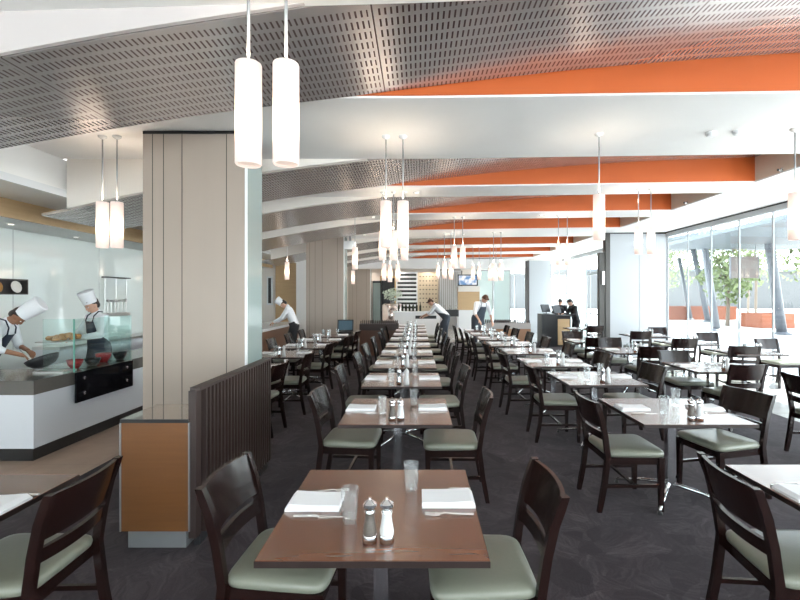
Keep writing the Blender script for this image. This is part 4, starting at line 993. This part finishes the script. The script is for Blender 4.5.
    for s in 'LR':
        limb(s_, [ch+up*.10, V['sh'+s]], [.073, .070]); el = V['el'+s]; wr = V['wr'+s]
        if sleeve > .5: limb(s_, [V['sh'+s], el, el.lerp(wr, (sleeve-.5)*1.9)], [.069, .054, .044])
        else: limb(s_, [V['sh'+s], V['sh'+s].lerp(el, sleeve*2)], [.069, .060])
    fuse(s_, 'shirt' if top in (M['cloth_white'],) else 'jacket', .011, top, e)
    t_ = PB(); t_.ball(hip+Vector((0, 0, -.02)), (.168, .122, .12), 14, Rt)
    for s in 'LR':
        hp = hip+Rt@Vector(((-.09 if s == 'L' else .09), 0, -.04)); limb(t_, [hp, V['kn'+s], V['an'+s]], [.104, .074, .062])
    fuse(t_, 'trousers', .012, bottom, e)
    for s in 'LR':
        f = PB(); an, ft = V['an'+s], V['ft'+s]; limb(f, [Vector((an.x, an.y-.02, .045)), Vector((ft.x, ft.y, .036))], [.044, .036], 10); f.ball((an.x, an.y-.03, .05), (.044, .05, .048), 10)
        fuse(f, 'shoe', .010, M['black'], e, 1)
    if apron:
        secs = []; N = 18
        def arc(c, rx, ry, R, a0, th):
            o_, i_ = [], []
            for k in range(N+1):
                a = -a0+2*a0*k/N; o_.append(c+R@Vector((math.sin(a)*rx, math.cos(a)*ry, 0))); i_.append(c+R@Vector((math.sin(a)*(rx-th), math.cos(a)*(ry-th), 0)))
            return o_+i_[::-1]
        I3 = Matrix.Identity(3); kn = (V['knL']+V['knR'])/2
        if bib: secs += [arc(ch+up*.07, .195, .135, Rt, .55, .006), arc(ch.lerp(hip, .3), .19, .14, Rt, .85, .006)]
        secs += [arc(hip.lerp(ch, .25), .195, .148, Rt, 1.9, .006), arc(hip, .20, .150, Rt, 2.1, .006), arc(hip.lerp(kn, .5), .215, .165, I3, 2.1, .006), arc(hip.lerp(kn, 1.05), .225, .17, I3, 2.0, .006)]
        autosmooth(MB().sweep(secs).build('apron', apron, e), .9)
        if bib:
            for sx in (-1, 1): MB().tube([ch+up*.07+Rt@Vector((sx*.09, .118, 0)), ch+up*.15+Rt@Vector((sx*.085, .085, 0)), nk+Rt@Vector((sx*.065, .0, .02)), nk+Rt@Vector((sx*.03, -.075, .0))], .009, 8).build('apron_strap', apron, e, smooth=True)
    if hat:
        hm = MB(); R4 = Matrix.Translation(hd) @ Rh.to_4x4() @ Matrix.Rotation(.10, 4, 'X')
        hm.lathe([(.094, .045), (.096, .10), (.104, .17), (.112, hat), (.100, hat+.012), (.0, hat+.012)], 28, cap1=False)
        me = hm.mesh('chef_hat'); me.transform(R4); autosmooth(obj('chef_hat', me, e, mat=M['cloth_white']))
    if cap: pass
    return e
def stand(h=1.0, sp_=.11):   # plain standing legs
    return dict(knL=(-sp_, .03, .50*h), knR=(sp_, .03, .50*h), anL=(-sp_, -.02, .085), anR=(sp_, -.02, .085), ftL=(-sp_-.02, .14, .035), ftR=(sp_+.02, .14, .035))
def bend(deg, base=.94, **k):
    a = math.radians(deg); u = Vector((0, math.sin(a), math.cos(a))); h = Vector((0, -.06*deg/60, base))
    ch = h+u*.36; nk = ch+u*.19; d = dict(hip=h, chest=ch, neck=nk, shL=ch+u*.11+Vector((-.19, 0, 0)), shR=ch+u*.11+Vector((.19, 0, 0)))
    b = math.radians(min(85, deg+k.get('nod', 20))); d['head'] = nk+Vector((0, math.sin(b), math.cos(b)))*.13; d['look'] = Vector((0, math.cos(b), -math.sin(b))); return d
def arms(J, L, R):
    """wrist targets; elbows found from them"""
    for s, t in (('L', L), ('R', R)):
        sh = Vector(J['sh'+s]); w = Vector(t); dv_ = w-sh; D = dv_.length
        if D > .53: w = sh+dv_*(.53/D); D = .53; dv_ = w-sh
        x = D/2; hgt = math.sqrt(max(0, .28**2-x*x)); out = Vector((-.6 if s == 'L' else .6, -.2, -.9)); out = (out-dv_.normalized()*out.dot(dv_.normalized())).normalized()
        J['el'+s] = sh+dv_*.5+out*hgt; J['wr'+s] = w; J['hd'+s] = w+(w-J['el'+s]).normalized()*.1
    return J
# chef with the wok, left edge
J = bend(31, nod=30); J.update(stand()); arms(J, (-.02, .46, 1.03), (.16, .50, .98)); J['hdL'] = J['wrL']+Vector((.06, .08, -.05)); J['hdR'] = J['wrR']+Vector((-.01, .09, -.05))
chef1 = person('chef', (-5.02, 5.2, 0), -PI/2+.30, J, M['skin_brown'], M['hair'], M['cloth_white'], M['cloth_black'], 'chef in tall white hat and navy apron tossing a black wok at left edge', apron=M['cloth_navy'], hat=.30, voxel=.0065, sleeve=.62)
# second chef behind the glass
J = bend(6, nod=24); J.update(stand()); arms(J, (-.16, .40, 1.12), (.16, .40, 1.12))
chef2 = person('chef', (-4.49, 6.35, 0), PI-.45, J, M['skin_light'], M['hair'], M['cloth_white'], M['cloth_navy'], 'chef in white hat and jacket with navy apron carrying food behind the glass screen', apron=M['cloth_navy'], hat=.22, voxel=.009, sleeve=.9)
# distant chef at the pass counter
J = bend(22, nod=38); J.update(stand()); arms(J, (-.12, .62, .93), (.14, .60, .93))
chef3 = person('chef', (-3.14, 11.4, 0), PI/2+.1, J, M['skin_light'], M['hair'], M['cloth_white'], M['cloth_black'], 'distant chef in white hat and black apron leaning over the pass counter', apron=M['cloth_black'], hat=.22, voxel=.011, sleeve=.95, bib=False)
# waiter bending over the far central tables
J = bend(46, nod=14); J.update(stand()); J['knL'] = (-.13, .06, .50); J['knR'] = (.12, -.02, .50); arms(J, (-.10, .85, .84), (.16, .78, .84))
w1 = person('waiter', (.86, 14.5, 0), PI/2-.2, J, M['skin_light'], M['hair_brown'], M['cloth_white'], M['cloth_slate'], 'person in white shirt and slate apron bending left over a far central table', apron=M['cloth_slate'], voxel=.011, sleeve=.6)
w1.scale = (.98, .98, .98)
# waiter leaning over the right row
J = bend(24, nod=40); J.update(stand()); arms(J, (-.24, .34, .82), (.30, .48, .84))
w2 = person('waiter', (1.70, 12.7, 0), PI+.5, J, M['skin_light'], M['hair_brown'], M['cloth_white'], M['cloth_slate'], 'person in white shirt and long slate apron leaning forward behind the right row', apron=M['cloth_slate'], voxel=.011, sleeve=.6)
w2.scale = (.99, .99, .99)
# two people at the host stand
J = bend(10, base=.86, nod=30); J.update(stand(.92)); J['knL'] = (-.1, .03, .46); J['knR'] = (.1, .03, .46); arms(J, (-.12, .38, 1.08), (.12, .38, 1.08))
h1 = person('host', (4.93, 15.6, 0), PI-.3, J, M['skin_light'], M['hair'], M['cloth_black'], M['cloth_black'], 'person in black standing behind the host stand, left of the two', voxel=.011)
J = bend(14, base=.88, nod=30); J.update(stand(.94)); J['knL'] = (-.1, .03, .47); J['knR'] = (.1, .03, .47); arms(J, (-.15, .40, 1.06), (.15, .40, 1.06))
h2 = person('host', (5.06, 14.45, 0), PI/2+.15, J, M['skin_light'], M['hair'], M['cloth_black'], M['cloth_black'], 'person in black jacket leaning at right of the host stand', voxel=.011)
bpy.data.scenes.remove(tmp_scene)
WK0 = set(C.objects)
# wok, held by the first chef
wk = empty('wok', (-4.18, 5.05, .87)); wk.scale = (.72, .72, .72); tag(wk, 'large black wok with long handle held by the chef at left', 'wok')
a = MB().lathe([(.05, 0), (.14, .03), (.20, .09), (.225, .15), (.215, .15), (.19, .095), (.13, .04), (.04, .012)], 28).mesh('pan')
R_ = Matrix.Rotation(-.40, 4, 'Y'); a.transform(R_); obj('pan', a, wk, (0, 0, -.02), M['darkpan'], True)
MB().tube([(-.20, 0, .07), (-.30, .01, .16), (-.42, .03, .24)], [.012, .013, .013], 10).build('handle', M['steel'], wk, smooth=True)
# food tray carried by the second chef
ft = empty('food_platter', (-4.74, 5.97, 1.05)); tag(ft, 'steel platter heaped with roast food carried by the chef behind the glass', 'platter')
MB().box(-.14, .14, -.24, .24, 0, .015).build('platter', M['steel'], ft, bevel=.004)
r2 = random.Random(2); m = MB()
for k in range(26): m.ball((r2.uniform(-.1, .1), r2.uniform(-.2, .2), .03+r2.random()*.045), (.035, .045, .03), 8)
fd = m.build('roast_food', M['food'], ft, smooth=True); fd['kind'] = 'stuff'

# ------------------------------------------------------------------ bring the place to real size
# floor-standing fittings were laid out a touch far: draw them in so that they stand on the floor
WK = set(C.objects)-WK0; SH = .952
for o in OUT | P3 | WK:
    if o.parent is None:
        o.location = Vector((0, 0, 1.65))+(o.location-Vector((0, 0, 1.65)))*SH; o.scale = [s*SH for s in o.scale]
for o in list(C.objects):
    if o.parent is None and o.type not in {'CAMERA'} and o is not sun:
        o.location = (o.location-Vector((0, 0, FL)))*1.12; o.scale = [s*1.12 for s in o.scale]
